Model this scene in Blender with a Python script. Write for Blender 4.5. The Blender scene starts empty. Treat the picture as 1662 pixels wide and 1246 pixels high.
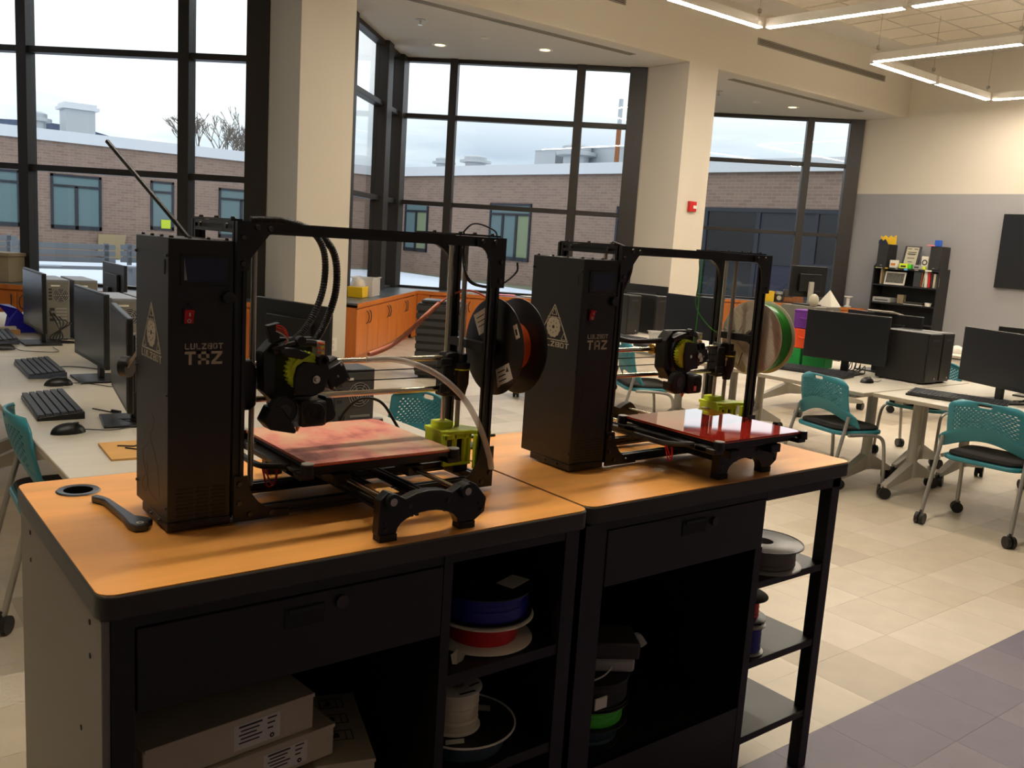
import bpy, math, random
from math import sin, cos, pi, radians
from mathutils import Vector, Matrix
random.seed(7)
sc = bpy.context.scene
col = sc.collection

# ------------------------------------------------------------------ camera
F_PX, PITCH, ROLL, YAW = 1460.638, 0.159179, 0.0652272, 0.6674376
fw = Vector((sin(YAW)*cos(PITCH), cos(YAW)*cos(PITCH), -sin(PITCH)))
r0 = Vector((cos(YAW), -sin(YAW), 0)); u0 = r0.cross(fw)
rt = cos(ROLL)*r0 + sin(ROLL)*u0; up = -sin(ROLL)*r0 + cos(ROLL)*u0
cam_d = bpy.data.cameras.new('camera'); cam = bpy.data.objects.new('camera', cam_d); col.objects.link(cam)
cam_d.sensor_fit = 'HORIZONTAL'; cam_d.sensor_width = 36; cam_d.lens = 36*F_PX/1662; cam_d.clip_start = .05; cam_d.clip_end = 600
cam.matrix_world = Matrix(((rt.x, up.x, -fw.x, 0), (rt.y, up.y, -fw.y, 0), (rt.z, up.z, -fw.z, 1.6), (0, 0, 0, 1)))
sc.camera = cam

# ------------------------------------------------------------------ sky, exposure
sc.view_settings.view_transform = 'Standard'; sc.view_settings.look = 'None'
sc.view_settings.gamma = 1; sc.view_settings.use_curve_mapping = False; sc.view_settings.exposure = 0.0
w = bpy.data.worlds.new('sky'); sc.world = w; w.use_nodes = True
nt = w.node_tree; nt.nodes.clear()
def N(t, **kw):
    n = nt.nodes.new(t)
    for k, v in kw.items(): setattr(n, k, v)
    return n
tc = N('ShaderNodeTexCoord'); mp = N('ShaderNodeMapping'); mp.inputs['Scale'].default_value = (1.2, 1.2, 7)
nz = N('ShaderNodeTexNoise'); nz.inputs['Scale'].default_value = 1.9; nz.inputs['Detail'].default_value = 6; nz.inputs['Roughness'].default_value = .55
rp = N('ShaderNodeValToRGB'); e = rp.color_ramp.elements
e[0].position = .34; e[0].color = (.66, .78, .92, 1); e[1].position = .60; e[1].color = (1.45, 1.47, 1.48, 1)
m = rp.color_ramp.elements.new(.48); m.color = (1.0, 1.10, 1.17, 1)
sp = N('ShaderNodeSeparateXYZ'); hr = N('ShaderNodeMapRange'); hr.inputs['From Min'].default_value = .085; hr.inputs['From Max'].default_value = .17
hr.inputs['To Min'].default_value = 0; hr.inputs['To Max'].default_value = .85
mx = N('ShaderNodeMix', data_type='RGBA'); mx.inputs['B'].default_value = (1.7, 1.7, 1.7, 1)
bg = N('ShaderNodeBackground'); bg.inputs['Strength'].default_value = 1.0; out = N('ShaderNodeOutputWorld')
L = nt.links.new
L(tc.outputs['Generated'], mp.inputs['Vector']); L(mp.outputs['Vector'], nz.inputs['Vector']); L(nz.outputs['Fac'], rp.inputs['Fac'])
L(tc.outputs['Generated'], sp.inputs['Vector']); L(sp.outputs['Z'], hr.inputs['Value']); L(hr.outputs['Result'], mx.inputs['Factor'])
L(rp.outputs['Color'], mx.inputs['A']); L(mx.outputs['Result'], bg.inputs['Color']); L(bg.outputs['Background'], out.inputs['Surface'])
STRIP_POWER = 92.0

# ------------------------------------------------------------------ materials
def lin(c): return tuple(((x/255+.055)/1.055)**2.4 if x > 10 else x/255/12.92 for x in c)
def mat(name, c, rough=.5, metal=0, var=0, vs=(8, 8, 8), bump=0, bs=200, spec=.5, emit=0, coat=0):
    """plain or softly mottled principled material; c is the surface's own colour as sRGB 0-255"""
    mm = bpy.data.materials.new(name); mm.use_nodes = True; t = mm.node_tree; b = t.nodes['Principled BSDF']
    c = lin(c) + (1,)
    b.inputs['Base Color'].default_value = c; b.inputs['Roughness'].default_value = rough; b.inputs['Metallic'].default_value = metal
    b.inputs['Specular IOR Level'].default_value = spec; b.inputs['Coat Weight'].default_value = coat
    if emit: b.inputs['Emission Color'].default_value = c; b.inputs['Emission Strength'].default_value = emit
    if var or bump:
        tcn = t.nodes.new('ShaderNodeTexCoord')
    if var:
        mpn = t.nodes.new('ShaderNodeMapping'); mpn.inputs['Scale'].default_value = vs
        no = t.nodes.new('ShaderNodeTexNoise'); no.inputs['Scale'].default_value = 1; no.inputs['Detail'].default_value = 5
        ra = t.nodes.new('ShaderNodeValToRGB'); ra.color_ramp.elements[0].position = .3; ra.color_ramp.elements[1].position = .7
        ra.color_ramp.elements[0].color = tuple(x*(1-var) for x in c[:3]) + (1,); ra.color_ramp.elements[1].color = tuple(min(1, x*(1+var)) for x in c[:3]) + (1,)
        t.links.new(tcn.outputs['Object'], mpn.inputs['Vector']); t.links.new(mpn.outputs['Vector'], no.inputs['Vector'])
        t.links.new(no.outputs['Fac'], ra.inputs['Fac']); t.links.new(ra.outputs['Color'], b.inputs['Base Color'])
    if bump:
        n2 = t.nodes.new('ShaderNodeTexNoise'); n2.inputs['Scale'].default_value = bs
        bp = t.nodes.new('ShaderNodeBump'); bp.inputs['Strength'].default_value = bump; bp.inputs['Distance'].default_value = .002
        t.links.new(tcn.outputs['Object'], n2.inputs['Vector']); t.links.new(n2.outputs['Fac'], bp.inputs['Height']); t.links.new(bp.outputs['Normal'], b.inputs['Normal'])
    return mm
def glass_mat(name, tint=(1, 1, 1), base=.03):
    """thin pane: clear straight-through light plus a mirror share that grows with the angle"""
    mm = bpy.data.materials.new(name); mm.use_nodes = True; t = mm.node_tree; t.nodes.clear()
    tr = t.nodes.new('ShaderNodeBsdfTransparent'); tr.inputs['Color'].default_value = tint + (1,)
    gl = t.nodes.new('ShaderNodeBsdfGlossy'); gl.inputs['Roughness'].default_value = .01
    lw = t.nodes.new('ShaderNodeLayerWeight'); lw.inputs['Blend'].default_value = .5; pw = t.nodes.new('ShaderNodeMath'); pw.operation = 'POWER'; pw.inputs[1].default_value = 5
    fr = t.nodes.new('ShaderNodeMath'); fr.operation = 'MULTIPLY_ADD'; fr.inputs[1].default_value = .96; fr.inputs[2].default_value = .04; t.links.new(lw.outputs['Facing'], pw.inputs[0]); t.links.new(pw.outputs[0], fr.inputs[0])
    mi = t.nodes.new('ShaderNodeMixShader'); o = t.nodes.new('ShaderNodeOutputMaterial')
    t.links.new(fr.outputs[0], mi.inputs['Fac']); t.links.new(tr.outputs[0], mi.inputs[1]); t.links.new(gl.outputs[0], mi.inputs[2]); t.links.new(mi.outputs[0], o.inputs['Surface'])
    return mm
def clear_mat(name, c, alpha=.35, rough=.2):
    mm = bpy.data.materials.new(name); mm.use_nodes = True; b = mm.node_tree.nodes['Principled BSDF']
    b.inputs['Base Color'].default_value = lin(c) + (1,); b.inputs['Alpha'].default_value = alpha; b.inputs['Roughness'].default_value = rough
    return mm

K = {}
K['black'] = mat('black_powder_coat', (26, 24, 21), .42, bump=.15, bs=900)
K['black_plastic'] = mat('black_plastic', (20, 19, 18), .4)
K['black_matte'] = mat('black_matte', (20, 19, 18), .7)
K['benchedge'] = mat('dark_grey_edge', (60, 56, 49), .45)
K['void'] = mat('dark_hole', (6, 6, 6), 1, spec=0)
K['charcoal'] = mat('charcoal_paint', (40, 36, 30), .5, bump=.1, bs=600)
K['sidelit'] = mat('window_lit_side_panel', (136, 129, 117), .55, bump=.25, bs=500)  # bench's black paint turned paler: window light on this side put into the colour
K['screen'] = mat('dark_screen', (22, 25, 31), .28)
K['lcd'] = mat('blue_lcd', (16, 18, 60), .15)
K['pcdark'] = mat('dim_back_plate', (84, 82, 78), .5, .3)
K['smokedark'] = mat('dark_hall_glass', (24, 27, 31), .2)
K['faintprint'] = mat('faint_grey_print', (70, 67, 62), .6)
K['steel'] = mat('polished_steel', (215, 205, 185), .18, 1)
K['brass'] = mat('brass', (205, 165, 90), .25, 1)
K['silver'] = mat('silver_paint', (170, 166, 158), .35, .6)
K['tablegrey'] = mat('table_leg_grey', (188, 182, 170), .45)
K['bolt'] = mat('dark_bolt', (80, 76, 70), .3, .8)
K['cream'] = mat('cream_wall_paint', (206, 197, 181), .75)
K['greywall'] = mat('grey_wall_paint', (150, 148, 150), .75)
K['white_ceil'] = mat('white_ceiling_paint', (200, 196, 190), .85)
K['tileceil'] = mat('acoustic_tile', (222, 214, 198), .9, var=.05, vs=(40, 40, 40), bump=.4, bs=150)
K['gridceil'] = mat('ceiling_grid', (205, 198, 184), .6)
K['ventgrey'] = mat('vent_grille', (150, 142, 128), .5)
K['frame'] = mat('dark_bronze_frame', (37, 31, 27), .45)
K['glass'] = glass_mat('window_glass', (.93, .96, .97))
K['wood'] = mat('maple_laminate', (238, 166, 84), .40, var=.12, vs=(2.2, 16, 4), spec=.35)
K['cab'] = mat('cherry_cabinet', (196, 112, 44), .4, var=.12, vs=(14, 14, 1.6))
K['counter'] = mat('dark_countertop', (72, 80, 82), .3, var=.1, vs=(30, 30, 30))
K['tabletop'] = mat('pale_table_laminate', (206, 198, 182), .4, var=.03, vs=(3, 18, 3))
K['tableedge'] = mat('pale_table_edge', (188, 176, 156), .5)
K['teal'] = mat('teal_plastic', (52, 134, 146), .4)
K['pad'] = mat('black_seat_fabric', (44, 41, 38), .9, bump=.4, bs=400)
K['lime'] = mat('lime_printed_plastic', (220, 238, 52), .45, bump=.2, bs=700)
K['red'] = mat('red_plastic', (196, 22, 26), .3)
K['white'] = mat('white_plastic', (222, 216, 204), .45)
K['print'] = mat('cream_print', (188, 180, 158), .6)
K['markdark'] = mat('dark_print', (62, 58, 52), .6)
K['ink'] = mat('dark_ink', (40, 38, 36), .7)
K['paper'] = mat('white_paper', (226, 220, 206), .8)
K['carton'] = mat('white_carton', (206, 192, 164), .75, var=.03, vs=(5, 5, 5))
K['orangefil'] = mat('orange_filament', (236, 96, 40), .35)
K['greenfil'] = mat('green_filament', (46, 150, 34), .35)
K['redfil'] = mat('red_filament', (214, 34, 34), .35)
K['bluefil'] = mat('blue_filament', (28, 32, 130), .35)
K['greyfil'] = mat('grey_filament', (104, 98, 86), .4)
K['whitefil'] = mat('cream_filament', (214, 200, 170), .45)
K['limefil'] = mat('bright_green_filament', (70, 200, 40), .4)
K['darkteal'] = mat('dark_teal_filament', (20, 48, 56), .45)
K['spoolblack'] = mat('black_spool_plastic', (28, 26, 25), .35)
K['spoolbrown'] = clear_mat('smoked_spool_plastic', (34, 16, 10), .86, .2)
K['spoolbeige'] = mat('beige_spool_plastic', (232, 224, 202), .5)
K['spoolgrey'] = mat('grey_spool_plastic', (160, 158, 152), .3)
K['tube'] = clear_mat('translucent_tube', (236, 230, 220), .55, .25)
K['pinktube'] = mat('pink_tube', (240, 150, 120), .35)
K['conduit'] = mat('corrugated_conduit', (36, 34, 31), .5)
K['yellow'] = mat('yellow_plastic', (236, 190, 20), .45)
K['orange'] = mat('orange_fabric', (244, 84, 30), .7)
K['purple'] = mat('purple_fabric', (112, 46, 150), .7)
K['green'] = mat('green_fabric', (20, 150, 64), .7)
K['blue'] = mat('blue_plastic', (34, 30, 170), .4)
K['cblue'] = mat('bright_blue', (30, 90, 190), .5)
K['brown'] = mat('brown_leather', (138, 82, 40), .5, var=.15, vs=(20, 20, 20))
K['brick_far'] = None
K['pcmetal'] = mat('zinc_back_plate', (126, 122, 110), .5, .3)
K['pctop'] = mat('grey_case', (126, 128, 132), .35)
K['pcblack'] = mat('black_case', (30, 28, 27), .4)
K['pcgrey'] = mat('dark_grey_case', (58, 58, 60), .35)
K['key'] = mat('key_caps', (64, 66, 72), .5)
K['keyblue'] = mat('grey_blue_keyboard', (70, 78, 96), .45)
K['pink'] = mat('pink_plastic', (236, 130, 140), .5)
K['stickynote'] = mat('lime_note', (196, 214, 50), .7)
K['clearbin'] = clear_mat('clear_plastic', (226, 222, 214), .55, .2)
K['strip'] = mat('light_diffuser', (255, 243, 224), .5, emit=STRIP_POWER)
K['lamp'] = mat('lamp_lens', (255, 226, 170), .5, emit=3.0)
K['snow'] = mat('snow', (214, 224, 240), .8, var=.05, vs=(.6, .6, .6))
K['grass'] = mat('winter_grass', (110, 116, 96), .9, var=.3, vs=(.8, .8, .8))
K['fascia'] = mat('pale_fascia', (214, 218, 224), .5)
K['galv'] = mat('galvanised_metal', (180, 186, 192), .4, .3)
K['darkwin'] = mat('dark_window_frame', (28, 34, 46), .5)
K['blind'] = mat('teal_tinted_blind', (98, 122, 126), .25)
K['blindgreen'] = mat('pale_green_blind', (128, 140, 112), .3)
K['weathered'] = mat('weathered_grey_timber', (108, 112, 118), .8)
K['bark'] = mat('grey_bark', (120, 112, 106), .9)
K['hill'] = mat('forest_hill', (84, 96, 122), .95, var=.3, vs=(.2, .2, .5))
K['ply'] = mat('plywood', (214, 164, 96), .6, var=.08, vs=(2, 14, 4))
K['cardboard'] = mat('tan_box', (158, 140, 108), .75)
K['cyan'] = mat('pale_blue_plastic', (90, 170, 220), .4)
K['blueink'] = mat('deep_blue_panel', (28, 32, 60), .5)
K['greyprint'] = mat('grey_photo', (96, 94, 84), .6, var=.6, vs=(60, 60, 60))

def brick_mat():
    mm = bpy.data.materials.new('far_brick'); mm.use_nodes = True; t = mm.node_tree; b = t.nodes['Principled BSDF']; b.inputs['Roughness'].default_value = .9
    tcn = t.nodes.new('ShaderNodeTexCoord'); sx = t.nodes.new('ShaderNodeSeparateXYZ'); ad = t.nodes.new('ShaderNodeMath'); cb = t.nodes.new('ShaderNodeCombineXYZ')
    br = t.nodes.new('ShaderNodeTexBrick'); br.inputs['Color1'].default_value = lin((146, 122, 108)) + (1,); br.inputs['Color2'].default_value = lin((132, 108, 96)) + (1,)
    br.inputs['Mortar'].default_value = lin((150, 138, 130)) + (1,); br.inputs['Scale'].default_value = 1; br.inputs['Brick Width'].default_value = .3; br.inputs['Row Height'].default_value = .1; br.inputs['Mortar Size'].default_value = .008
    t.links.new(tcn.outputs['Object'], sx.inputs[0]); t.links.new(sx.outputs['X'], ad.inputs[0]); t.links.new(sx.outputs['Y'], ad.inputs[1])
    t.links.new(ad.outputs[0], cb.inputs['X']); t.links.new(sx.outputs['Z'], cb.inputs['Y']); t.links.new(cb.outputs[0], br.inputs['Vector'])
    t.links.new(br.outputs['Color'], b.inputs['Base Color'])
    return mm
K['brick_far'] = brick_mat()
def bed_mat():
    """worn pink print surface with tan glue patches"""
    mm = bpy.data.materials.new('worn_print_surface'); mm.use_nodes = True; t = mm.node_tree; b = t.nodes['Principled BSDF']; b.inputs['Roughness'].default_value = .42
    tcn = t.nodes.new('ShaderNodeTexCoord'); mp_ = t.nodes.new('ShaderNodeMapping'); mp_.inputs['Scale'].default_value = (9, 6, 1); n = t.nodes.new('ShaderNodeTexNoise'); n.inputs['Scale'].default_value = 1; n.inputs['Detail'].default_value = 7; n.inputs['Roughness'].default_value = .62
    ra = t.nodes.new('ShaderNodeValToRGB'); el = ra.color_ramp.elements
    el[0].position = .36; el[0].color = lin((176, 84, 78)) + (1,); el[1].position = .68; el[1].color = lin((226, 190, 146)) + (1,)
    x = el.new(.47); x.color = lin((226, 138, 118)) + (1,); x = el.new(.56); x.color = lin((226, 166, 134)) + (1,)
    t.links.new(tcn.outputs['Object'], mp_.inputs[0]); t.links.new(mp_.outputs[0], n.inputs['Vector']); t.links.new(n.outputs['Fac'], ra.inputs['Fac']); t.links.new(ra.outputs['Color'], b.inputs['Base Color'])
    return mm
K['wornbed'] = bed_mat()
K['redbed'] = mat('glossy_red_glass', (186, 44, 30), .03, var=.12, vs=(5, 3, 1), coat=1)
K['rededge'] = mat('orange_bed_edge', (226, 96, 60), .4)

# ------------------------------------------------------------------ mesh builder
class MB:
    def __init__(s): s.v = []; s.f = []; s.m = []
    def add(s, vs, fs, mi=0):
        o = len(s.v); s.v += [tuple(p) for p in vs]; s.f += [tuple(i+o for i in q) for q in fs]; s.m += [mi]*len(fs)
    def box(s, x0, x1, y0, y1, z0, z1, mi=0, M=None):
        vs = [Vector((x, y, z)) for z in (z0, z1) for y in (y0, y1) for x in (x0, x1)]
        if M is not None: vs = [M @ p for p in vs]
        s.add(vs, [(0, 2, 3, 1), (4, 5, 7, 6), (0, 1, 5, 4), (2, 6, 7, 3), (0, 4, 6, 2), (1, 3, 7, 5)], mi); return s
    def bar(s, p0, p1, w, h, mi=0):
        """rectangular bar along p0-p1, w wide sideways, h high"""
        p0 = Vector(p0); p1 = Vector(p1); d = (p1-p0).normalized(); a = d.cross(Vector((0, 0, 1)))
        a = a.normalized() if a.length > 1e-4 else Vector((1, 0, 0)); b = a.cross(d)
        vs = [p + a*(i*w/2) + b*(j*h/2) for p in (p0, p1) for i, j in ((-1, -1), (1, -1), (1, 1), (-1, 1))]
        s.add(vs, [(3, 2, 1, 0), (4, 5, 6, 7), (0, 1, 5, 4), (1, 2, 6, 5), (2, 3, 7, 6), (3, 0, 4, 7)], mi); return s
    def cyl(s, p0, p1, r, r2=None, n=16, mi=0, caps=True):
        p0 = Vector(p0); p1 = Vector(p1); r2 = r if r2 is None else r2; d = (p1-p0).normalized()
        a = d.cross(Vector((0, 0, 1))); a = a.normalized() if a.length > 1e-4 else Vector((1, 0, 0)); b = d.cross(a)
        vs = [p + a*(rr*cos(2*pi*i/n)) + b*(rr*sin(2*pi*i/n)) for p, rr in ((p0, r), (p1, r2)) for i in range(n)]
        fs = [(i, (i+1) % n, n+(i+1) % n, n+i) for i in range(n)]
        if caps: fs += [tuple(range(n-1, -1, -1)), tuple(range(n, 2*n))]
        s.add(vs, fs, mi); return s
    def tube(s, pts, r, n=8, mi=0, radii=None):
        pts = [Vector(p) for p in pts]; a = None; rings = []
        for i, p in enumerate(pts):
            d = (pts[min(i+1, len(pts)-1)] - pts[max(i-1, 0)]).normalized()
            if a is None:
                a = d.cross(Vector((0, 0, 1))); a = a if a.length > 1e-3 else d.cross(Vector((1, 0, 0)))
            a = (a - d*a.dot(d)).normalized(); b = d.cross(a); rr = radii[i] if radii else r
            rings += [p + a*(rr*cos(2*pi*k/n)) + b*(rr*sin(2*pi*k/n)) for k in range(n)]
        fs = [(i*n+k, i*n+(k+1) % n, (i+1)*n+(k+1) % n, (i+1)*n+k) for i in range(len(pts)-1) for k in range(n)]
        fs += [tuple(range(n-1, -1, -1)), tuple(range((len(pts)-1)*n, len(pts)*n))]
        s.add(rings, fs, mi); return s
    def prism(s, poly, axis, a, b, mi=0):
        """closed 2-D outline extruded along axis; the outline gives the other two coordinates in xyz order"""
        def P(q, t): return (t, q[0], q[1]) if axis == 'x' else (q[0], t, q[1]) if axis == 'y' else (q[0], q[1], t)
        n = len(poly); vs = [P(q, a) for q in poly] + [P(q, b) for q in poly]
        fs = [(i, (i+1) % n, n+(i+1) % n, n+i) for i in range(n)] + [tuple(range(n-1, -1, -1)), tuple(range(n, 2*n))]
        s.add(vs, fs, mi); return s
    def lathe(s, prof, c=(0, 0, 0), axis='z', n=32, mi=0):
        """profile of (radius, height) turned about axis through c"""
        c = Vector(c); m = len(prof); vs = []
        for i in range(n):
            t = 2*pi*i/n
            for r, h in prof:
                q = (r*cos(t), r*sin(t), h)
                q = {'z': q, 'x': (h, q[0], q[1]), 'y': (q[0], h, q[1])}[axis]; vs.append(c + Vector(q))
        fs = [(i*m+k, ((i+1) % n)*m+k, ((i+1) % n)*m+k+1, i*m+k+1) for i in range(n) for k in range(m-1)]
        s.add(vs, fs, mi); return s
    def ball(s, c, rx, ry=None, rz=None, n=14, mi=0, half=False):
        ry = ry or rx; rz = rz or rx; vs = []; fs = []; k = 8; lo = 0 if half else -pi/2
        for j in range(k+1):
            t = lo + (pi/2-lo)*j/k
            for i in range(n): vs.append((c[0]+rx*cos(t)*cos(2*pi*i/n), c[1]+ry*cos(t)*sin(2*pi*i/n), c[2]+rz*sin(t)))
        fs = [(j*n+i, j*n+(i+1) % n, (j+1)*n+(i+1) % n, (j+1)*n+i) for j in range(k) for i in range(n)]
        if half: fs.append(tuple(range(n-1, -1, -1)))
        s.add(vs, fs, mi); return s
    def mesh(s, name, mats, smooth=True):
        me = bpy.data.meshes.new(name); me.from_pydata(s.v, [], s.f)
        for k in (mats if isinstance(mats, (list, tuple)) else [mats]): me.materials.append(K[k] if isinstance(k, str) else k)
        me.polygons.foreach_set('material_index', s.m)
        if smooth:
            me.polygons.foreach_set('use_smooth', [True]*len(me.polygons)); me.set_sharp_from_angle(angle=radians(38))
        me.update(); return me
    def build(s, name, mats, parent=None, loc=(0, 0, 0), rot=(0, 0, 0), bevel=0, smooth=True, seg=2):
        o = bpy.data.objects.new(name, s.mesh(name, mats, smooth)); col.objects.link(o)
        o.location = loc; o.rotation_euler = rot; o.parent = parent
        if bevel:
            b = o.modifiers.new('edge', 'BEVEL'); b.width = bevel; b.segments = seg; b.limit_method = 'ANGLE'; b.angle_limit = radians(40)
        return o
def tag(o, label=None, cat=None, group=None, kind=None):
    if label: o['label'] = label
    if cat: o['category'] = cat
    if group: o['group'] = group
    if kind: o['kind'] = kind
    return o
def thing(name, label, cat, loc=(0, 0, 0), rz=0, group=None, kind=None):
    o = bpy.data.objects.new(name, None); col.objects.link(o); o.location = loc; o.rotation_euler = (0, 0, rz); o.empty_display_size = .1
    return tag(o, label, cat, group, kind)
def room(name, parent=None):
    o = bpy.data.objects.new(name, None); col.objects.link(o); o['kind'] = 'structure'; o.parent = parent; return o
def children(o): return [c for c in ALLC.get(o.name, [])]
def copy_tree(src, loc, rz, label, group=None):
    """a thing with copies of its parts and sub-parts (shared mesh data)"""
    def cp(o, par):
        c = o.copy(); col.objects.link(c); c.parent = par
        for ch in list(o.children): cp(ch, c)
        return c
    r = cp(src, None); r.location = loc; r.rotation_euler = (0, 0, rz); r['label'] = label
    if group: r['group'] = group
    return r
GLYPH = {'L': [(0,0,1,5),(0,0,3.6,1)], 'U': [(0,0,1,5),(2.8,0,3.8,5),(0,0,3.8,1)], 'Z': [(0,4,3.8,5),(0,0,3.8,1),((0,.9),(1.3,.9),(3.8,4.1),(2.5,4.1))],
    'B': [(0,0,1,5),(0,0,3.8,.9),(0,2.05,3.8,2.95),(0,4.1,3.8,5),(2.8,.9,3.8,2.05),(2.8,2.95,3.8,4.1)], 'O': [(0,0,1,5),(2.8,0,3.8,5),(0,0,3.8,1),(0,4,3.8,5)],
    'T': [(0,4,3.8,5),(1.4,0,2.4,4)], 'A': [(0,0,1,5),(2.8,0,3.8,5),(0,4,3.8,5),(0,1.5,3.8,2.4)], 'N': [(0,0,1,5),(2.8,0,3.8,5),((.8,5),(2,5),(3,0),(1.8,0))], 'F': [(0,0,1,5),(0,4,3.6,5),(0,2,3.1,2.9)], 'I': [(1.4,0,2.4,5)]}
def letters(s, x0, z0, ux, uz, k, parent, side=False, y=-.0007, name='lettering'):
    """block capitals as raised print on a face toward -y, or toward -x when side is set"""
    m = MB()
    for i, c in enumerate(s):
        for g in GLYPH[c]:
            q = [(g[0], g[1]), (g[2], g[1]), (g[2], g[3]), (g[0], g[3])] if not isinstance(g[0], tuple) else list(g)
            q = [((x0 - (i*4.6+a)*ux) if side else (x0 + (i*4.6+a)*ux), z0+b*uz) for a, b in q]
            m.prism(q, 'x' if side else 'y', y, 0)
    o = m.build(name, k, parent, smooth=False); o['kind'] = 'stuff'; return o
def text(s, size, loc, rot, k, parent, name='lettering', bold=0, align='LEFT', sx=1.0):
    c = bpy.data.curves.new(name, 'FONT'); c.body = s; c.size = size; c.extrude = .0004; c.offset = bold; c.align_x = align; c.resolution_u = 3
    o = bpy.data.objects.new(name, c); col.objects.link(o); o.location = loc; o.rotation_euler = rot; o.scale = (sx, 1, 1); o.parent = parent
    c.materials.append(K[k]); return o
def spline(pts, n=8):
    """Catmull-Rom points through pts"""
    P = [Vector(p) for p in pts]; P = [P[0]*2-P[1]] + P + [P[-1]*2-P[-2]]; o = []
    for i in range(1, len(P)-2):
        for k in range(n):
            t = k/n; a, b, c, d = P[i-1:i+3]
            o.append(.5*((2*b) + (c-a)*t + (2*a-5*b+4*c-d)*t*t + (3*b-a-3*c+d)*t**3))
    return o + [P[-2]]
def arc2(cx, cy, r, a0, a1, n): return [(cx+r*cos(radians(a0+(a1-a0)*i/n)), cy+r*sin(radians(a0+(a1-a0)*i/n))) for i in range(n+1)]
def roundrect(x0, x1, y0, y1, r, n=5):
    return arc2(x1-r, y0+r, r, -90, 0, n) + arc2(x1-r, y1-r, r, 0, 90, n) + arc2(x0+r, y1-r, r, 90, 180, n) + arc2(x0+r, y0+r, r, 180, 270, n)

# ================================================================== the room
AZ = 0.772
U = Vector((cos(AZ), -sin(AZ), 0)); V = Vector((sin(AZ), cos(AZ), 0))
STEP = 5.94; CM = Vector((7.43, 12.81, 0))
H_AL, H_CL, Y_BH, X_R = 4.27, 5.25, 9.2, 16.08
SAW = []
for k in (-2, -1, 0, 1):
    c = CM + Vector((STEP*k, 0, 0)); SAW += [(c - V*3.7 + U*.03)[:2], c[:2]]
SAW = [(-4.95, 10.3)] + [(a, b) for a, b in SAW if a > -4.95] + [(X_R+.1, 10.12)]
K['tileB'] = mat('beige_vinyl_warm', (197, 183, 160), .42, var=.06, vs=(6, 9, 3))
fl = MB().prism([(-5, -3.6), (X_R+.1, -3.6)] + SAW[::-1], 'z', -.12, -.0115).build('floor', 'tileB', smooth=False); fl['kind'] = 'structure'
K['tileA'] = mat('beige_vinyl', (204, 191, 170), .42, var=.05, vs=(9, 5, 3))
K['tileC'] = mat('beige_vinyl_dark', (182, 168, 146), .42, var=.06, vs=(8, 6, 3))
K['tileD'] = mat('grey_purple_vinyl', (100, 86, 102), .45, var=.06, vs=(8, 6, 3))
K['tileE'] = mat('grey_purple_vinyl_dark', (90, 78, 98), .45, var=.06, vs=(6, 9, 3))
TS = .305
tm = {}
for k in 'ABCDE': tm[k] = MB().box(-TS/2+.0004, TS/2-.0004, -TS/2+.0004, TS/2-.0004, -.011, 0).mesh('floor_tile', 'tile'+k, False)
def inside(x, y):
    P = [(-5, -3.6), (X_R+.1, -3.6)] + SAW[::-1]; r = False
    for (x1, y1), (x2, y2) in zip(P, P[1:]+P[:1]):
        if (y1 > y) != (y2 > y) and x < (x2-x1)*(y-y1)/(y2-y1)+x1: r = not r
    return r
cand = []; rest = {k: MB() for k in 'ABCDE'}
def in_view(p):
    d = Vector(p) - Vector((0, 0, 1.6)); z = d.dot(fw)
    return z > .2 and abs(d.dot(rt)/z*F_PX) < 900 and abs(d.dot(up)/z*F_PX) < 680
for i in range(-16, 52):
    for j in range(-16, 38):
        x = 3.4925 + (i-11)*TS; y = 1.57 + TS*(j+.5)
        if x > X_R-.1 or x < -4.9 or y > 12.9 or any(False for _ in ()): continue
        if y > 10.2 and not inside(x, y): continue
        k = random.choice('ABABAABC') if y > 1.57 else random.choice('DDE')
        hid = .36 < x < 2.0 and 1.5 < y < 2.2
        cand.append((0 if in_view((x, y, 0)) and not hid and not (.7 < x < 2.1 and y > 3.2) and not (x < 2.0 and y > 1.2 and x > .5) else 1, math.hypot(x, y), x, y, k))
cand.sort()
for n, (a, d, x, y, k) in enumerate(cand):
    if n < 300:
        o = bpy.data.objects.new('floor_tile', tm[k]); col.objects.link(o); o.location = (x, y, 0); o.parent = fl
    else: rest[k].box(x-TS/2+.0004, x+TS/2-.0004, y-TS/2+.0004, y+TS/2-.0004, -.011, 0)
for k in 'ABCDE':
    if rest[k].v: rest[k].build('floor_tiling', 'tile'+k, fl, smooth=False)['kind'] = 'stuff'
MB().box(-4.9, X_R, -3.5, 1.57, -.0114, -.0112).build('underlay', 'tileE', fl, smooth=False)
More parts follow.
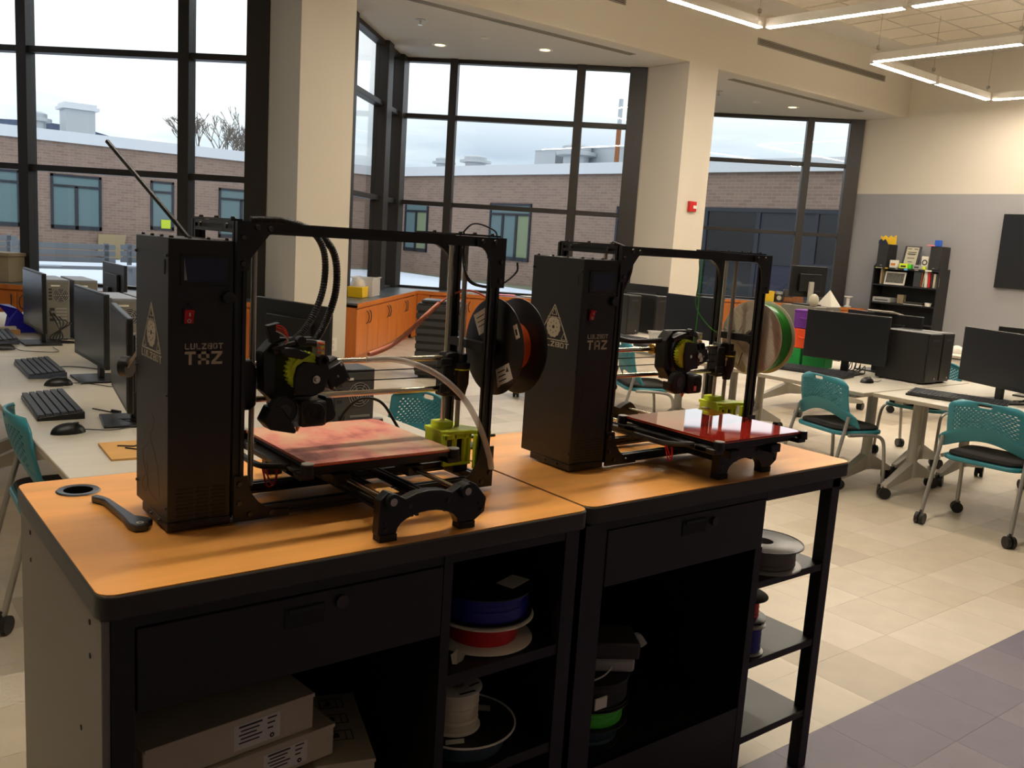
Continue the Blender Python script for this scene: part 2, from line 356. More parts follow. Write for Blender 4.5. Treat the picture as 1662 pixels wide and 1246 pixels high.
# ceiling: plaster field, acoustic tiles in a grid, low ceiling in the window bays
ce = MB().box(-5, X_R+.1, -3.6, Y_BH+.05, H_CL+.02, H_CL+.14).build('ceiling', 'white_ceil'); ce['kind'] = 'structure'
cb_ = MB().box(-5, X_R+.1, 8.66, Y_BH+.05, H_CL, H_CL+.02).box(14.9, X_R+.1, -3.6, 8.66, H_CL, H_CL+.02).build('plaster_border', 'white_ceil', ce)
MB().prism([(-5, Y_BH+.1), (X_R+.1, Y_BH+.1)] + SAW[::-1], 'z', H_AL, H_AL+.25).build('low_ceiling', 'white_ceil', ce, smooth=False)
T2 = .61; tmesh = MB().box(-T2/2+.012, T2/2-.012, -T2/2+.012, T2/2-.012, .004, .018).mesh('ceiling_tile', 'tileceil', False)
g = MB(); far = MB(); n = 0
for i in range(33):
    x = 14.9 - T2*(i+.5)
    for j in range(20):
        y = 8.66 - T2*(j+.5)
        if in_view((x, y, H_CL)) and n < 290:
            o = bpy.data.objects.new('ceiling_tile', tmesh); col.objects.link(o); o.location = (x, y, H_CL); o.parent = ce; n += 1
        else: far.box(x-T2/2+.012, x+T2/2-.012, y-T2/2+.012, y+T2/2-.012, H_CL+.004, H_CL+.018)
far.build('acoustic_tiling', 'tileceil', ce, smooth=False)['kind'] = 'stuff'
for i in range(34): g.box(14.9-T2*i-.012, 14.9-T2*i+.012, -3.5, 8.66, H_CL-.004, H_CL+.012)
for j in range(21): g.box(-5, 14.9, 8.66-T2*j-.012, 8.66-T2*j+.012, H_CL-.004, H_CL+.012)
g.build('ceiling_grid', 'gridceil', ce, smooth=False)
# walls
o = MB().box(X_R, X_R+.15, -3.6, 10.14, 0, 5.39).build('wall_right', 'cream'); o['kind'] = 'structure'
MB().box(X_R-.004, X_R+.001, -3.6, 10.10, .1, 2.89).build('grey_paint_band', 'greywall', o)
o = MB().box(-5, X_R, -3.6, -3.45, 0, 5.39).build('wall_back', 'greywall'); o['kind'] = 'structure'
o = MB().box(-5.1, -4.95, -3.6, 13.2, 0, 5.39).build('wall_left', 'cream'); o['kind'] = 'structure'
o = MB().box(-5, X_R+.05, Y_BH, Y_BH+.099, H_AL-.001, H_CL+.06).build('wall_bulkhead', 'cream'); o['kind'] = 'structure'
o = MB().box(X_R-.018, X_R-.004, -3.4, 8.0, 0, .1).build('baseboard_right', 'black_matte'); o['kind'] = 'structure'
for nm, X in (('wall_column_left', -1.78), ('wall_column_middle', 4.16), ('wall_column_right', 10.1)):
    o = MB().box(X, X+.63, Y_BH-.002, Y_BH+.86, 0, H_AL+.004).build(nm, 'cream'); o['kind'] = 'structure'
# windows: saw-tooth curtain wall, dark frames, one pane per opening
RAILS = (.72, 2.07, 3.40, H_AL)
def window(name, C0, D, posts, depth=.16, rails=RAILS):
    """posts: (start, width) along D from C0; panes fill the gaps between them"""
    root = room(name); nrm = Vector((-D.y, D.x, 0)); A = math.atan2(D.y, D.x)
    root.location = C0; root.rotation_euler = (0, 0, A)
    for s, wd in posts: MB().box(s, s+wd, -depth, .02, .0, H_AL).build('mullion', 'frame', root, bevel=.004)
    for (s, wd), (s2, _) in zip(posts, posts[1:]):
        MB().box(s+wd, s2, -.10, .02, 0, .66).build('sill_panel', 'frame', root)
        for k, z in enumerate(rails):
            h = .07; z0, z1 = (z-h/2, z+h/2) if 0 < k < 3 else ((z-.06, z) if k == 3 else (z-.06, z+.04))
            MB().box(s+wd, s2, -depth*.8, .02, z0, z1).build('rail', 'frame', root, bevel=.004)
        for z0, z1 in zip(rails, rails[1:]):
            MB().box(s+wd, s2, -.045, -.039, z0+.03, z1-.03).build('pane', 'glass', root, smooth=False)
    return root
PW = [(-.02, .19), (.85, .12), (2.80, .13), (3.6, .26)]
PB = [(.02, .33), (1.0, .28), (2.80, .12), (3.55, .2)]
window('window_1', CM-Vector((STEP, 0, 0)), U, PW); window('window_2', CM, U, PW); window('window_3', CM+Vector((STEP, 0, 0)), U, PW)
window('window_4', CM-Vector((STEP*2, 0, 0)), U, PW)
class _: pass
def bay(name, C0):
    root = room(name); root.location = C0; root.rotation_euler = (0, 0, math.atan2(-V.y, -V.x))
    # along -V the room lies on the +y side of the local frame
    for s, wd in PB: MB().box(s, s+wd, -.02, .18, 0, H_AL).build('mullion', 'frame', root, bevel=.004)
    for (s, wd), (s2, _x) in zip(PB, PB[1:]):
        MB().box(s+wd, s2, -.02, .10, 0, .66).build('sill_panel', 'frame', root)
        for k, z in enumerate(RAILS):
            z0, z1 = (z-.035, z+.035) if 0 < k < 3 else ((z-.06, z) if k == 3 else (z-.06, z+.04))
            MB().box(s+wd, s2, -.02, .12, z0, z1).build('rail', 'frame', root, bevel=.004)
        for z0, z1 in zip(RAILS, RAILS[1:]): MB().box(s+wd, s2, .039, .045, z0+.03, z1-.03).build('pane', 'glass', root, smooth=False)
bay('window_5', CM); bay('window_6', CM-Vector((STEP, 0, 0))); bay('window_7', CM+Vector((STEP, 0, 0)))

# linear ceiling grilles
def grille(x0, x1, y, z, label, vert=False):
    o = thing('linear_grille', label, 'vent', ((x0+x1)/2, y, z))
    L_ = (x1-x0)/2
    f = MB()
    if vert:
        f.box(-L_, L_, -.012, 0, -.05, -.042).box(-L_, L_, -.012, 0, .042, .05).box(-L_, -L_+.02, -.012, 0, -.042, .042).box(L_-.02, L_, -.012, 0, -.042, .042)
        f.build('frame', 'ventgrey', o)
        for k in range(4): MB().box(-L_+.02, L_-.02, -.010, 0, -.036+k*.021, -.027+k*.021).build('slat', 'ventgrey', o)
        MB().box(-L_+.02, L_-.02, -.003, 0, -.042, .042).build('backing', 'markdark', o)
    else:
        f.box(-L_, L_, -.06, -.05, -.008, 0).box(-L_, L_, .05, .06, -.008, 0).box(-L_, -L_+.02, -.05, .05, -.008, 0).box(L_-.02, L_, -.05, .05, -.008, 0)
        f.build('frame', 'ventgrey', o)
        for k in range(3): MB().box(-L_+.02, L_-.02, -.034+k*.03, -.022+k*.03, -.007, 0).build('slat', 'ventgrey', o)
        MB().box(-L_+.02, L_-.02, -.05, .05, -.002, 0).build('backing', 'markdark', o)
grille(5.2, 9.3, 9.55, H_AL, 'slim linear ceiling grille over the corner bay between the two columns')
grille(11.45, 15.1, 9.55, H_AL, 'slim linear ceiling grille over the bay beside the grey wall')
grille(11.57, 15.17, Y_BH, 4.81, 'long tan linear grille on the bulkhead face under the bent light strip', True)
grille(5.9, 8.75, Y_BH, 4.81, 'tan linear grille on the bulkhead face, cut by the top of the photo', True)
def downlight(x, y, label):
    o = thing('downlight', label, 'ceiling light', (x, y, H_AL), group='recessed downlights in the window bays')
    MB().lathe([(.075, -.003), (.11, -.006), (.115, 0), (.075, 0)], n=28).build('trim_ring', 'white', o)
    MB().lathe([(.0, -.004), (.074, -.004)], n=24).build('lens', 'lamp', o)
downlight(7.28, 11.41, 'round recessed downlight nearest the corner of the tall windows')
downlight(8.38, 10.38, 'round recessed downlight in the corner bay near the long grille')
downlight(14.16, 10.33, 'round recessed downlight over the window beside the grey wall')
def sprinkler(x, y, label, big):
    o = thing('sprinkler' if big else 'smoke_sensor', label, 'sprinkler' if big else 'sensor', (x, y, H_AL))
    if big:
        MB().lathe([(0, -.012), (.06, -.010), (.07, 0)], n=20).build('escutcheon', 'silver', o)
        MB().cyl((0, 0, -.012), (0, 0, -.06), .012, n=10).cyl((0, 0, -.06), (0, 0, -.064), .03, n=14).build('deflector', 'steel', o)
    else: MB().lathe([(0, -.02), (.05, -.018), (.06, 0)], n=20).build('cover', 'white', o)
sprinkler(6.28, 10.33, 'chrome ceiling sprinkler in the corner bay', True)
sprinkler(12.2, 10.4, 'chrome ceiling sprinkler tucked beside the fire alarm column', True)
sprinkler(7.37, 10.44, 'flat white sensor disc between the two bay downlights', False)
sprinkler(13.36, 10.52, 'flat white sensor disc near the single downlight', False)

# pendant light strips in a square meander, hung on wires
ZL = 4.3
def strip(p0, p1, label, ends=(1,)):
    p0 = Vector(p0); p1 = Vector(p1); d = p1-p0; Ln = d.length; a = math.atan2(d.y, d.x)
    o = thing('pendant_light', label, 'pendant light', ((p0+p1)/2).to_tuple(), a, 'pendant light strips')
    MB().box(-Ln/2+.015, Ln/2-.015, -.04, .04, .035, .11).box(-Ln/2+.015, Ln/2-.015, -.041, -.037, .008, .036).box(-Ln/2+.015, Ln/2-.015, .037, .041, .008, .036).build('housing', 'white', o)
    MB().box(-Ln/2+.03, Ln/2-.03, -.036, .036, 0, .034).build('diffuser', 'strip', o)
    [MB().box(q-.0075, q+.0075, -.04, .04, 0, .034).build('end_cap', 'white', o) for q in (-Ln/2+.0225, Ln/2-.0225)]
    for s in ends:
        wv = MB().cyl((s*(Ln/2-.06), 0, .11), (s*(Ln/2-.06), 0, H_CL-ZL), .003, n=6).build('hanger_wire', 'silver', o)
        MB().lathe([(.012, .16), (.026, .17), (.026, .21), (.012, .22)], (s*(Ln/2-.06), 0, 0), n=12).build('gripper', 'silver', wv)
strip((5.9, 7.3, ZL), (7.53, 7.3, ZL), 'glowing pendant strip hidden above the frame beside the first visible run')
strip((7.58, 7.3, ZL), (9.22, 7.3, ZL), 'glowing pendant strip ending at the first corner above the long tan grille')
strip((9.26, 7.26, ZL), (9.4, 5.55, ZL), 'glowing pendant strip running from the first corner toward the viewer')
strip((9.4, 5.5, ZL), (9.5, 3.8, ZL), 'glowing pendant strip continuing past the top edge from the first corner')
strip((11.64, 7.27, ZL), (11.66, 5.3, ZL), 'glowing pendant strip leaving the sharp second corner toward the viewer', (-1, 1))
strip((11.66, 5.25, ZL), (11.68, 3.6, ZL), 'glowing pendant strip continuing off frame from the second corner')
strip((11.68, 7.31, ZL), (13.42, 7.33, ZL), 'glowing pendant strip from the second corner toward the grey wall, first length')
strip((13.48, 7.33, ZL), (15.16, 7.33, ZL), 'glowing pendant strip nearest the grey wall, second length of its run')
strip((15.2, 7.29, ZL), (15.2, 5.6, ZL), 'glowing pendant strip at the last corner beside the grey wall')
for k, (a, b) in enumerate((((9.51, 3.75), (9.55, 2.45)), ((11.68, 3.55), (11.69, 2.45)), ((9.6, 2.4), (11.64, 2.4)), ((5.85, 7.25), (5.85, 5.5)), ((5.85, 5.45), (5.85, 4.0)), ((5.85, 3.95), (5.85, 2.45)), ((5.8, 2.4), (4.1, 2.4)), ((4.05, 2.4), (2.35, 2.4)), ((2.3, 2.4), (.6, 2.4)), ((.55, 2.4), (-1.1, 2.4)), ((15.2, 5.55), (15.2, 4.0)), ((15.2, 3.95), (15.2, 2.4)))):  # unseen strips added to throw more light on the benches and room
    strip(a + (ZL,), b + (ZL,), 'glowing pendant strip, unseen, added overhead to light the room')

# things fixed on walls
o = thing('fire_alarm', 'small red fire alarm pull box on the column behind the second printer', 'fire alarm', (10.41, Y_BH-.002, 2.25))
MB().box(-.075, .075, -.05, 0, -.075, .075).build('housing', 'red', o, bevel=.006); MB().box(-.005, .07, -.062, -.05, -.03, .015).build('pull_handle', 'white', o, bevel=.003)
o = thing('outlet_plate', 'cream wall plate low on the column behind the first printer', 'outlet', (4.63, Y_BH-.002, .295))
MB().box(-.055, .055, -.006, 0, -.075, .075).build('plate', 'white', o, bevel=.002); MB().box(-.02, .02, -.009, -.006, -.05, -.01).box(-.02, .02, -.009, -.006, .01, .05).build('socket', 'cream', o)
o = thing('wall_television', 'large black wall television cut off by the right frame edge', 'television', (X_R-.004, 6.2, 1.935))
MB().box(-.07, -.008, -1.0, 1.0, -.62, .62).build('housing', 'black_plastic', o, bevel=.006); MB().box(-.073, -.07, -.975, .975, -.59, .60).build('screen', 'screen', o); MB().box(-.008, 0, -.3, .3, -.2, .2).build('wall_bracket', 'black_matte', o)

# ================================================================== outdoors
o = MB().box(-60, 90, 10.4, 140, -.6, -.15).build('ground', 'grass'); o['kind'] = 'structure'
MB().prism([(-60, 13.4), (8, 14.6), (19.5, 22), (20.2, 34.5), (13, 35.6), (-60, 35.8)], 'z', -.15, -.10).build('snow', 'snow', smooth=False)['kind'] = 'structure'
b = thing('school_building', 'long low brick building with a pale flat roof edge beyond the windows', 'building', (0, 0, -.15))
BX, BY = 21.1, 37.2
MB().box(-40, BX+14, BY, BY+14, 0, 4.2).build('brick_wall', 'brick_far', b, smooth=False)
# the near wing turns back along the right side of the court
RA = radians(-85.44); wing = Matrix.Translation((21.194, 35.469, 0)) @ Matrix.Rotation(RA, 4, 'Z')
MB().box(-2.2, 40, 0, 10, 0, 4.2, M=wing).build('brick_wall', 'brick_far', b, smooth=False)
MB().box(-40, BX+14, BY-.12, BY+14, 4.2, 4.6).build('roof_edge', 'fascia', b)
MB().box(-2.0, 40, -.15, 10, 4.2, 4.58, M=wing).build('roof_edge', 'fascia', b)
def far_window(x0, x1, z0, z1, cols, green=(), Mx=None, top=True):
    r = bpy.data.objects.new('window', None); col.objects.link(r); r.parent = b
    if Mx is not None: r.matrix_local = Mx
    else: r.location = (0, BY, 0)
    f = MB(); y0, y1 = -.06, .01; t = .09
    f.box(x0, x1, y0, y1, z0, z0+t*1.6).box(x0, x1, y0, y1, z1-t, z1).box(x0, x0+t, y0, y1, z0, z1).box(x1-t, x1, y0, y1, z0, z1)
    zt = z1-.42
    if top: f.box(x0+t, x1-t, y0, y1, zt-.05, zt+.04)
    for k in range(1, cols):
        x = x0 + (x1-x0)*k/cols; f.box(x-.06, x+.06, y0, y1, z0, zt if top else z1)
    f.build('window_frame', 'darkwin', r)
    for k in range(cols):
        a, c = x0+(x1-x0)*k/cols, x0+(x1-x0)*(k+1)/cols
        MB().box(a+.02, c-.02, -.02, .005, z0+.05, (zt if top else z1)).build('pane', 'blindgreen' if k in green else 'blind', r)
    if top: MB().box(x0+t, x1-t, -.02, .005, zt, z1-.03).build('pane', 'blind', r)
for x0, x1, c in ((4.1, 6.15, 2), (7.15, 8.9, 2), (13.4, 15.3, 2), (-1, 1.2, 2), (17.3, 19.0, 2)): far_window(x0, x1, 1.05, 3.05, c)
far_window(10.7, 11.6, 1.2, 3.1, 1)
MB().box(11.1, 11.45, BY-.075, BY-.05, 1.28, 1.62).build('note', 'stickynote', b)
MB().prism([(8.7, .1), (9.6, -.0), (9.75, .95), (8.75, .93)], 'y', BY-.2, BY-.12).build('leaning_board', 'cardboard', b)
far_window(5.9, 8.3, .92, 3.12, 3, (2,), wing); far_window(.1, 1.8, .95, 3.12, 2, (1,), wing); far_window(12.6, 14.4, .95, 3.1, 2, (), wing)
# glazed hall in the near part of the wing
r = bpy.data.objects.new('window', None); col.objects.link(r); r.parent = b; r.matrix_local = wing
f = MB().box(16.3, 22.6, -.10, .01, 3.02, 3.14)
for x in (16.3, 18.2, 20.1, 22.4): f.box(x, x+.14, -.08, .01, .2, 3.05)
f.box(16.3, 22.5, -.08, .01, 1.5, 1.6).box(16.3, 22.5, -.08, .01, .2, .3); f.build('window_frame', 'darkwin', r)
for k, (x0, x1, z0, z1, c) in enumerate(((16.4, 18.2, .3, 1.5, 'smokedark'), (18.3, 20.1, .3, 1.5, 'blueink'), (20.2, 22.4, .3, 1.5, 'smokedark'), (16.4, 18.2, 1.6, 3.05, 'smokedark'), (18.3, 20.1, 1.6, 3.05, 'darkwin'), (20.2, 22.4, 1.6, 3.05, 'smokedark'))):
    MB().box(x0, x1, -.04, .005, z0, z1).build('pane', c, r)
def roof_vent(loc, r_, h, label, kind):
    o = thing('roof_vent', label, 'roof vent', loc, group='rooftop ventilators')
    if kind == 'square':
        MB().box(-r_, r_, -r_, r_, 0, h*.8).build('curb', 'galv', o); MB().box(-r_*1.25, r_*1.25, -r_*1.25, r_*1.25, h*.8, h*.9).box(-r_*1.1, r_*1.1, -r_*1.1, r_*1.1, h*.9, h).build('cap', 'fascia', o)
    else:
        MB().lathe([(0, 0), (r_*.8, 0), (r_*.8, h*.45), (r_*1.25, h*.5), (r_*1.25, h*.65), (r_*.9, h*.7), (r_*.9, h*.9), (r_*.6, h), (0, h)], n=18).build('cowl', 'galv', o)
roof_vent((8.4, 38.6, 4.45), .52, 1.15, 'square snow-capped roof vent on the far wing', 'square')
roof_vent((6.95, 38.6, 4.45), .45, .7, 'round roof vent beside the square one on the far wing', 'round')
roof_vent((22.6, 34.6, 4.43), .42, .55, 'small round roof vent at the inner corner of the roofs', 'round')
roof_vent((22.9, 32.6, 4.43), .55, .6, 'domed roof vent second from the inner roof corner', 'round')
roof_vent((23.2, 26.4, 4.43), .62, .85, 'big round roof vent in front of the rooftop plant room', 'round')
o = thing('plant_room', 'pale grey rooftop plant box on the near wing', 'roof plant', (24.0, 26.6, 4.43), RA)
MB().box(-2.6, 3.2, -.4, 2.0, 0, .75).build('housing', 'galv', o); MB().box(-2.65, 3.25, -.45, 2.05, .75, .8).build('lid', 'fascia', o); MB().box(-1.4, -1.0, -.42, -.4, .05, .65).build('louvre', 'weathered', o)
o = thing('flue_pipe', 'thin rusty flue pipe standing on the near wing roof', 'flue', (23.0, 24.0, 4.43)); MB().cyl((0, 0, 0), (0, 0, 1.25), .09, n=12).build('pipe', 'brown', o); MB().cyl((0, 0, 1.25), (0, 0, 2.3), .08, n=12).build('upper_pipe', 'galv', o)
h = MB(); h.prism([(-80, -2), (64, -2), (58, 7), (47, 10.6), (41, 12.1), (37.8, 13.0), (34.7, 13.6), (31.2, 14.0), (27, 14.1), (22.5, 13.8), (18, 13.0), (5, 12.4), (-40, 11), (-80, 10)], 'y', 150, 175)
h.build('hill', 'hill', smooth=False)['kind'] = 'structure'
def bare_tree(loc, H, spread, label, seed):
    rnd = random.Random(seed); o = thing('bare_tree', label, 'tree', loc, group='bare winter trees behind the far wing'); tk = MB(); br = MB()
    def grow(p, d, ln, r, lvl):
        q = p + d*ln; (tk if lvl < 1 else br).tube([p, (p+q)/2 + Vector((rnd.uniform(-.05, .05), 0, 0))*ln, q], r, 5, radii=[r, r*.85, r*.7])
        if lvl > 6: return
        for _k in range(3 if lvl < 4 else 2):
            nd = (d + Vector((rnd.uniform(-1, 1), rnd.uniform(-1, 1), rnd.uniform(-.1, .6)))*spread).normalized(); grow(q - d*ln*rnd.uniform(0, .3), nd, ln*rnd.uniform(.62, .82), max(r*.6, .018), lvl+1)
    grow(Vector((0, 0, 0)), Vector((0, 0, 1)), H*.30, H*.02, 0); tk.build('trunk', 'bark', o); br.build('branches', 'bark', o)['kind'] = 'stuff'
bare_tree((20.1, 55, 0), 9.6, .62, 'rounded bare tree over the far roof beside the dark window post', 3)
bare_tree((16.4, 60, 0), 7.0, .75, 'low wide bare tree over the far roof near the window middle', 5)
bare_tree((12.4, 62, 0), 6.4, .7, 'faint distant bare tree nearest the square roof vent', 8)
def bench(loc, rz, label):
    o = thing('picnic_bench', label, 'bench', loc, rz, 'grey timber benches in the snowy court')
    for k in range(3): MB().box(-1.1, 1.1, -.24+k*.17, -.09+k*.17, .42, .47).build('seat_plank', 'weathered', o)
    for k in range(3): MB().box(-1.1, 1.1, .30, .35, .55+k*.15, .67+k*.15).build('back_plank', 'weathered', o)
    for s in (-.9, .9): MB().box(s-.05, s+.05, -.25, .35, 0, .42).box(s-.05, s+.05, .30, .36, .42, 1.0).build('leg', 'weathered', o)
    MB().box(-1.0, -.2, -.1, .1, .47, .50).build('snow_patch', 'snow', o)
bench((4.6, 22.0, -.10), .1, 'grey timber bench with snow on it, nearest the window frame post')
bench((7.0, 22.6, -.10), -.05, 'grey timber bench in the snow beside the first printer tower')
bench((3.2, 25.5, -.10), .2, 'grey timber bench farther back by the brick wall shrubs')

# ================================================================== window-side cabinets
def cabinet(loc, rz, wd, label, group, depth=.59, h=.70, doors=2, cut=0, cutl=0):
    """local +x along the front, the room on the -y side"""
    o = thing('base_cabinet', label, 'cabinet', loc, rz, group)
    MB().prism([(.004, .02), (wd-.004, .02), (wd-.004-cut, depth), (.004+cutl, depth)], 'z', .08, h-.03).prism([(.01+cutl*.1, .06), (wd-.01-cut*.1, .06), (wd-.01-cut, depth), (.01+cutl, depth)], 'z', 0, .08).build('carcass', 'cab', o, smooth=False)
    dw = wd/doors
    for k in range(doors):
        d = MB().box(k*dw+.006, (k+1)*dw-.006, 0, .019, .09, h-.05).build('door', 'cab', o, bevel=.002)
        hx = (k+1)*dw-.06 if k % 2 == 0 else k*dw+.06; s = 1 if k % 2 == 0 else -1
        MB().tube([(hx-.012*s, .0, .45), (hx+.005*s, -.022, .475), (hx+.012*s, -.03, .53), (hx+.005*s, -.022, .585), (hx-.012*s, 0, .61)], .006, 8).build('handle', 'black_plastic', d)
    return o
def worktop(name, label, loc, rz, L_, depth, h=.70, poly=None):
    o = thing(name, label, 'worktop', loc, rz)
    MB().prism(poly or [(0, 0), (L_, 0), (L_, depth), (0, depth)], 'z', h+.002, h+.025).build('surface', 'counter', o, smooth=False)
    MB().box(0, L_-(.58 if L_ > 3.8 else 0), -.012, -.001, h-.03, h+.025).build('edge_band', 'cab', o, bevel=.002)
aU = math.atan2(U.y, U.x); aV = math.atan2(V.y, V.x)
FL_ = CM + Vector((-STEP, -.87, 0)); F_ = CM + Vector((0, -.87, 0)); FR_ = CM + Vector((STEP, -.87, 0))
D_ = .59
# left window run, along U
for k, (a, wd, lab) in enumerate(((.05, .93, 'orange wood base cabinet under the first window, half behind the far tower computers'), (.985, .93, 'orange wood base cabinet behind the two far tower computers'), (1.92, .93, 'orange wood base cabinet hidden behind the first printer tower'), (2.855, .86, 'orange wood base cabinet at the end of the run beside the column'))):
    cabinet(FL_ + U*a, aU, wd, lab, 'cabinets under the first window', cut=.57 if k == 3 else 0)
worktop('worktop', 'dark worktop under the first window ending at the column', FL_, aU, 3.715, D_, poly=[(0, 0), (3.715, 0), (3.14, D_), (0, D_)])
# corner bay: along V then along U
for k, (a, wd, lab) in enumerate(((.233, 1.03, 'orange wood corner bay cabinet nearest the inner corner, two curved handles'), (1.265, 1.03, 'orange wood corner bay cabinet in the middle of its run'), (2.297, .99, 'orange wood corner bay cabinet nearest the column'))):
    c = cabinet(F_ - V*(a+wd), aV, wd, lab, 'cabinets along the corner bay', cutl=.2 if k == 2 else 0)
    if k == 0: MB().box(wd+.002, wd+.232, .002, .02, .02, .67).build('filler_panel', 'cab', c)
worktop('worktop', 'dark worktop along the corner bay with a clear bin on it', F_ - V*3.3, aV, 3.88, D_, poly=[(0, 0), (3.3, 0), (3.88, 0), (3.88, D_), (.2, D_)])
for a, wd, lab in ((.2, 1.13, 'orange wood cabinet under the middle window nearest the inner corner'), (1.335, 1.05, 'orange wood cabinet under the middle window behind the black spool'), (2.39, 1.05, 'orange wood cabinet under the middle window by the second column')):
    c = cabinet(F_ + U*a, aU, wd, lab, 'cabinets under the middle window', cut=.36 if a > 2 else 0)
    if a < .5: MB().box(-.198, -.002, .002, .02, .02, .67).build('filler_panel', 'cab', c)
worktop('worktop', 'dark worktop under the middle window strewn with papers', F_ + U*.002, aU, 3.45, D_, poly=[(0, 0), (3.45, 0), (3.13, D_), (0, D_)])
for a, wd, lab in ((.6, 1.0, 'orange wood cabinet under the last window behind the beige spool'), (1.605, 1.0, 'orange wood cabinet under the last window below the brown bag'), (2.61, .95, 'orange wood cabinet nearest the grey wall')):
    cabinet(FR_ + U*a, aU, wd, lab, 'cabinets under the last window', cut=.36 if a > 2 else 0)
worktop('worktop', 'dark worktop under the last window with a yellow box and a bag', FR_ + U*.5, aU, 3.06, D_, poly=[(0, 0), (3.06, 0), (2.7, D_), (0, D_)])
ZC = .727
# things on the worktops
p = CM - V*2.2 + Vector((.02, -.42, 0))
o = thing('plastic_bin', 'clear plastic storage bin of parts on the corner bay worktop', 'bin', (p.x, p.y, ZC), aV)
f = MB()
for x0, x1, y0, y1 in ((-.2, .2, -.14, -.136), (-.2, .2, .136, .14), (-.2, -.196, -.14, .14), (.196, .2, -.14, .14)): f.box(x0, x1, y0, y1, .003, .24)
f.box(-.2, .2, -.14, .14, 0, .004).box(-.215, .215, -.155, -.138, .235, .25).box(-.215, .215, .138, .155, .235, .25); f.build('tub', 'clearbin', o)
for k in range(5): MB().box(-.16+.065*k, -.11+.065*k, -.09, .1, .005, .05+.02*(k % 3)).build('packet', ('orange', 'white', 'pink', 'white', 'orange')[k], o)
p = CM - V*2.62 + Vector((.03, -.42, 0))
o = thing('yellow_tub', 'yellow tub under a crumpled clear bag beside the clear bin', 'tub', (p.x, p.y, ZC), aV)
MB().prism([(-.12, 0), (.12, 0), (.14, .14), (-.14, .14)], 'y', -.1, .1).build('tub', 'yellow', o, bevel=.006); MB().ball((0, 0, .14), .13, .1, .12, half=True).build('bag', 'clearbin', o); MB().ball((.03, 0, .15), .07, .06, .08, half=True).build('contents', 'yellow', o)
p = FL_ + U*-.12 + V*.33
o = thing('tan_crate', 'tan box with a handle slot on the worktop by the first window', 'box', (p.x, p.y, ZC), aU)
MB().box(-.45, .42, -.16, .16, 0, .30).build('box', 'cardboard', o, bevel=.006); MB().box(-.47, .44, -.18, .18, .30, .34).build('lid', 'cardboard', o, bevel=.004); MB().box(.05, .2, -.166, -.158, .2, .24).build('handle_slot', 'ink', o)
for k, (a, b_, c_, lab) in enumerate(((.75, .3, 'paper', 'loose white paper sheet near the inner corner of the worktop'), (1.35, .25, 'pink', 'pink folder on the middle window worktop'), (1.75, .3, 'paper', 'stack of white papers on the middle window worktop'))):
    p = F_ + U*a + V*b_; o = thing('paper_stack', lab, 'papers', (p.x, p.y, ZC), aU+.2*k)
    for q in range(3): MB().box(-.15, .15, -.11, .11, q*.005, q*.005+.004).build('sheet', c_, o, rot=(0, 0, .06*q))
def pt(base, a, d): q = base + U*a + V*d; return (q.x, q.y, ZC)
o = thing('yellow_box', 'bright yellow box on the worktop under the last window', 'box', pt(FR_, 1.71, .3), aU); MB().box(-.16, .16, -.1, .1, 0, .17).build('box', 'yellow', o, bevel=.004); MB().box(-.165, .165, -.105, .105, .17, .2).build('lid', 'yellow', o, bevel=.004)
o = thing('label_jar', 'dark jar with a pale round label beside the yellow box', 'jar', pt(FR_, 1.97, .3), aU); MB().lathe([(0, 0), (.075, 0), (.075, .15), (0, .15)], n=20).build('jar', 'markdark', o); MB().lathe([(0, .2), (.08, .2), (.08, .15), (0, .15)], n=20).build('lid', 'spoolgrey', o); MB().cyl((0, -.077, .08), (0, -.074, .08), .045, n=16).build('label', 'print', o)
o = thing('leather_bag', 'brown leather handbag with black handles on the last window worktop', 'bag', pt(FR_, 2.25, .3), aU)
MB().prism([(-.2, 0), (.2, 0), (.17, .24), (-.18, .23)], 'y', -.08, .08).build('bag_body', 'brown', o, bevel=.02); MB().box(-.19, -.02, -.083, .083, .1, .25).build('flap', 'markdark', o, bevel=.01)
for s in (-.05, .05): MB().tube(spline([(-.1, s, .23), (-.06, s, .32), (.06, s, .33), (.12, s, .22)], 5), .012, 7).build('handle', 'black_plastic', o)

# ================================================================== tables, chairs, computers
def table(x0, x1, y0, y1, label, group, legs=True, h=.72):
    o = thing('training_table', label, 'table', ((x0+x1)/2, (y0+y1)/2, 0), 0, group); a, b = (x1-x0)/2-.002, (y1-y0)/2-.002
    MB().box(-a, a, -b, b, h-.028, h).build('tabletop', 'tabletop', o, bevel=.003)
    MB().box(-a-.001, a+.001, -b-.001, b+.001, h-.026, h-.004).build('edge_band', 'tableedge', o)
    for s in (-1, 1):
        y = s*(b-.14); lg = MB().tube([(0, y, .16), (0, y, h-.03)], .035, 14).build('leg', 'tablegrey', o)
        ft = MB()
        for q in (-1, 1): ft.add([(0, y-.03, .24), (0, y+.03, .24), (0, y-.03, .12), (0, y+.03, .12), (q*(a-.04), y-.022, .10), (q*(a-.04), y+.022, .10), (q*(a-.04), y-.022, .07), (q*(a-.04), y+.022, .07)], [(0, 1, 5, 4), (2, 6, 7, 3), (0, 4, 6, 2), (1, 3, 7, 5), (4, 5, 7, 6), (0, 2, 3, 1)])
        ft.cyl((0, y, .12), (0, y, .26), .045, .037, n=14); ft.build('foot', 'tablegrey', lg)
        for q in (-1, 1): caster(q*(a-.05), y, lg, .04)
        MB().box(-a*.75, a*.75, y-.03, y+.03, h-.06, h-.029).build('top_bracket', 'tablegrey', lg)
    return o
CM_ = {}
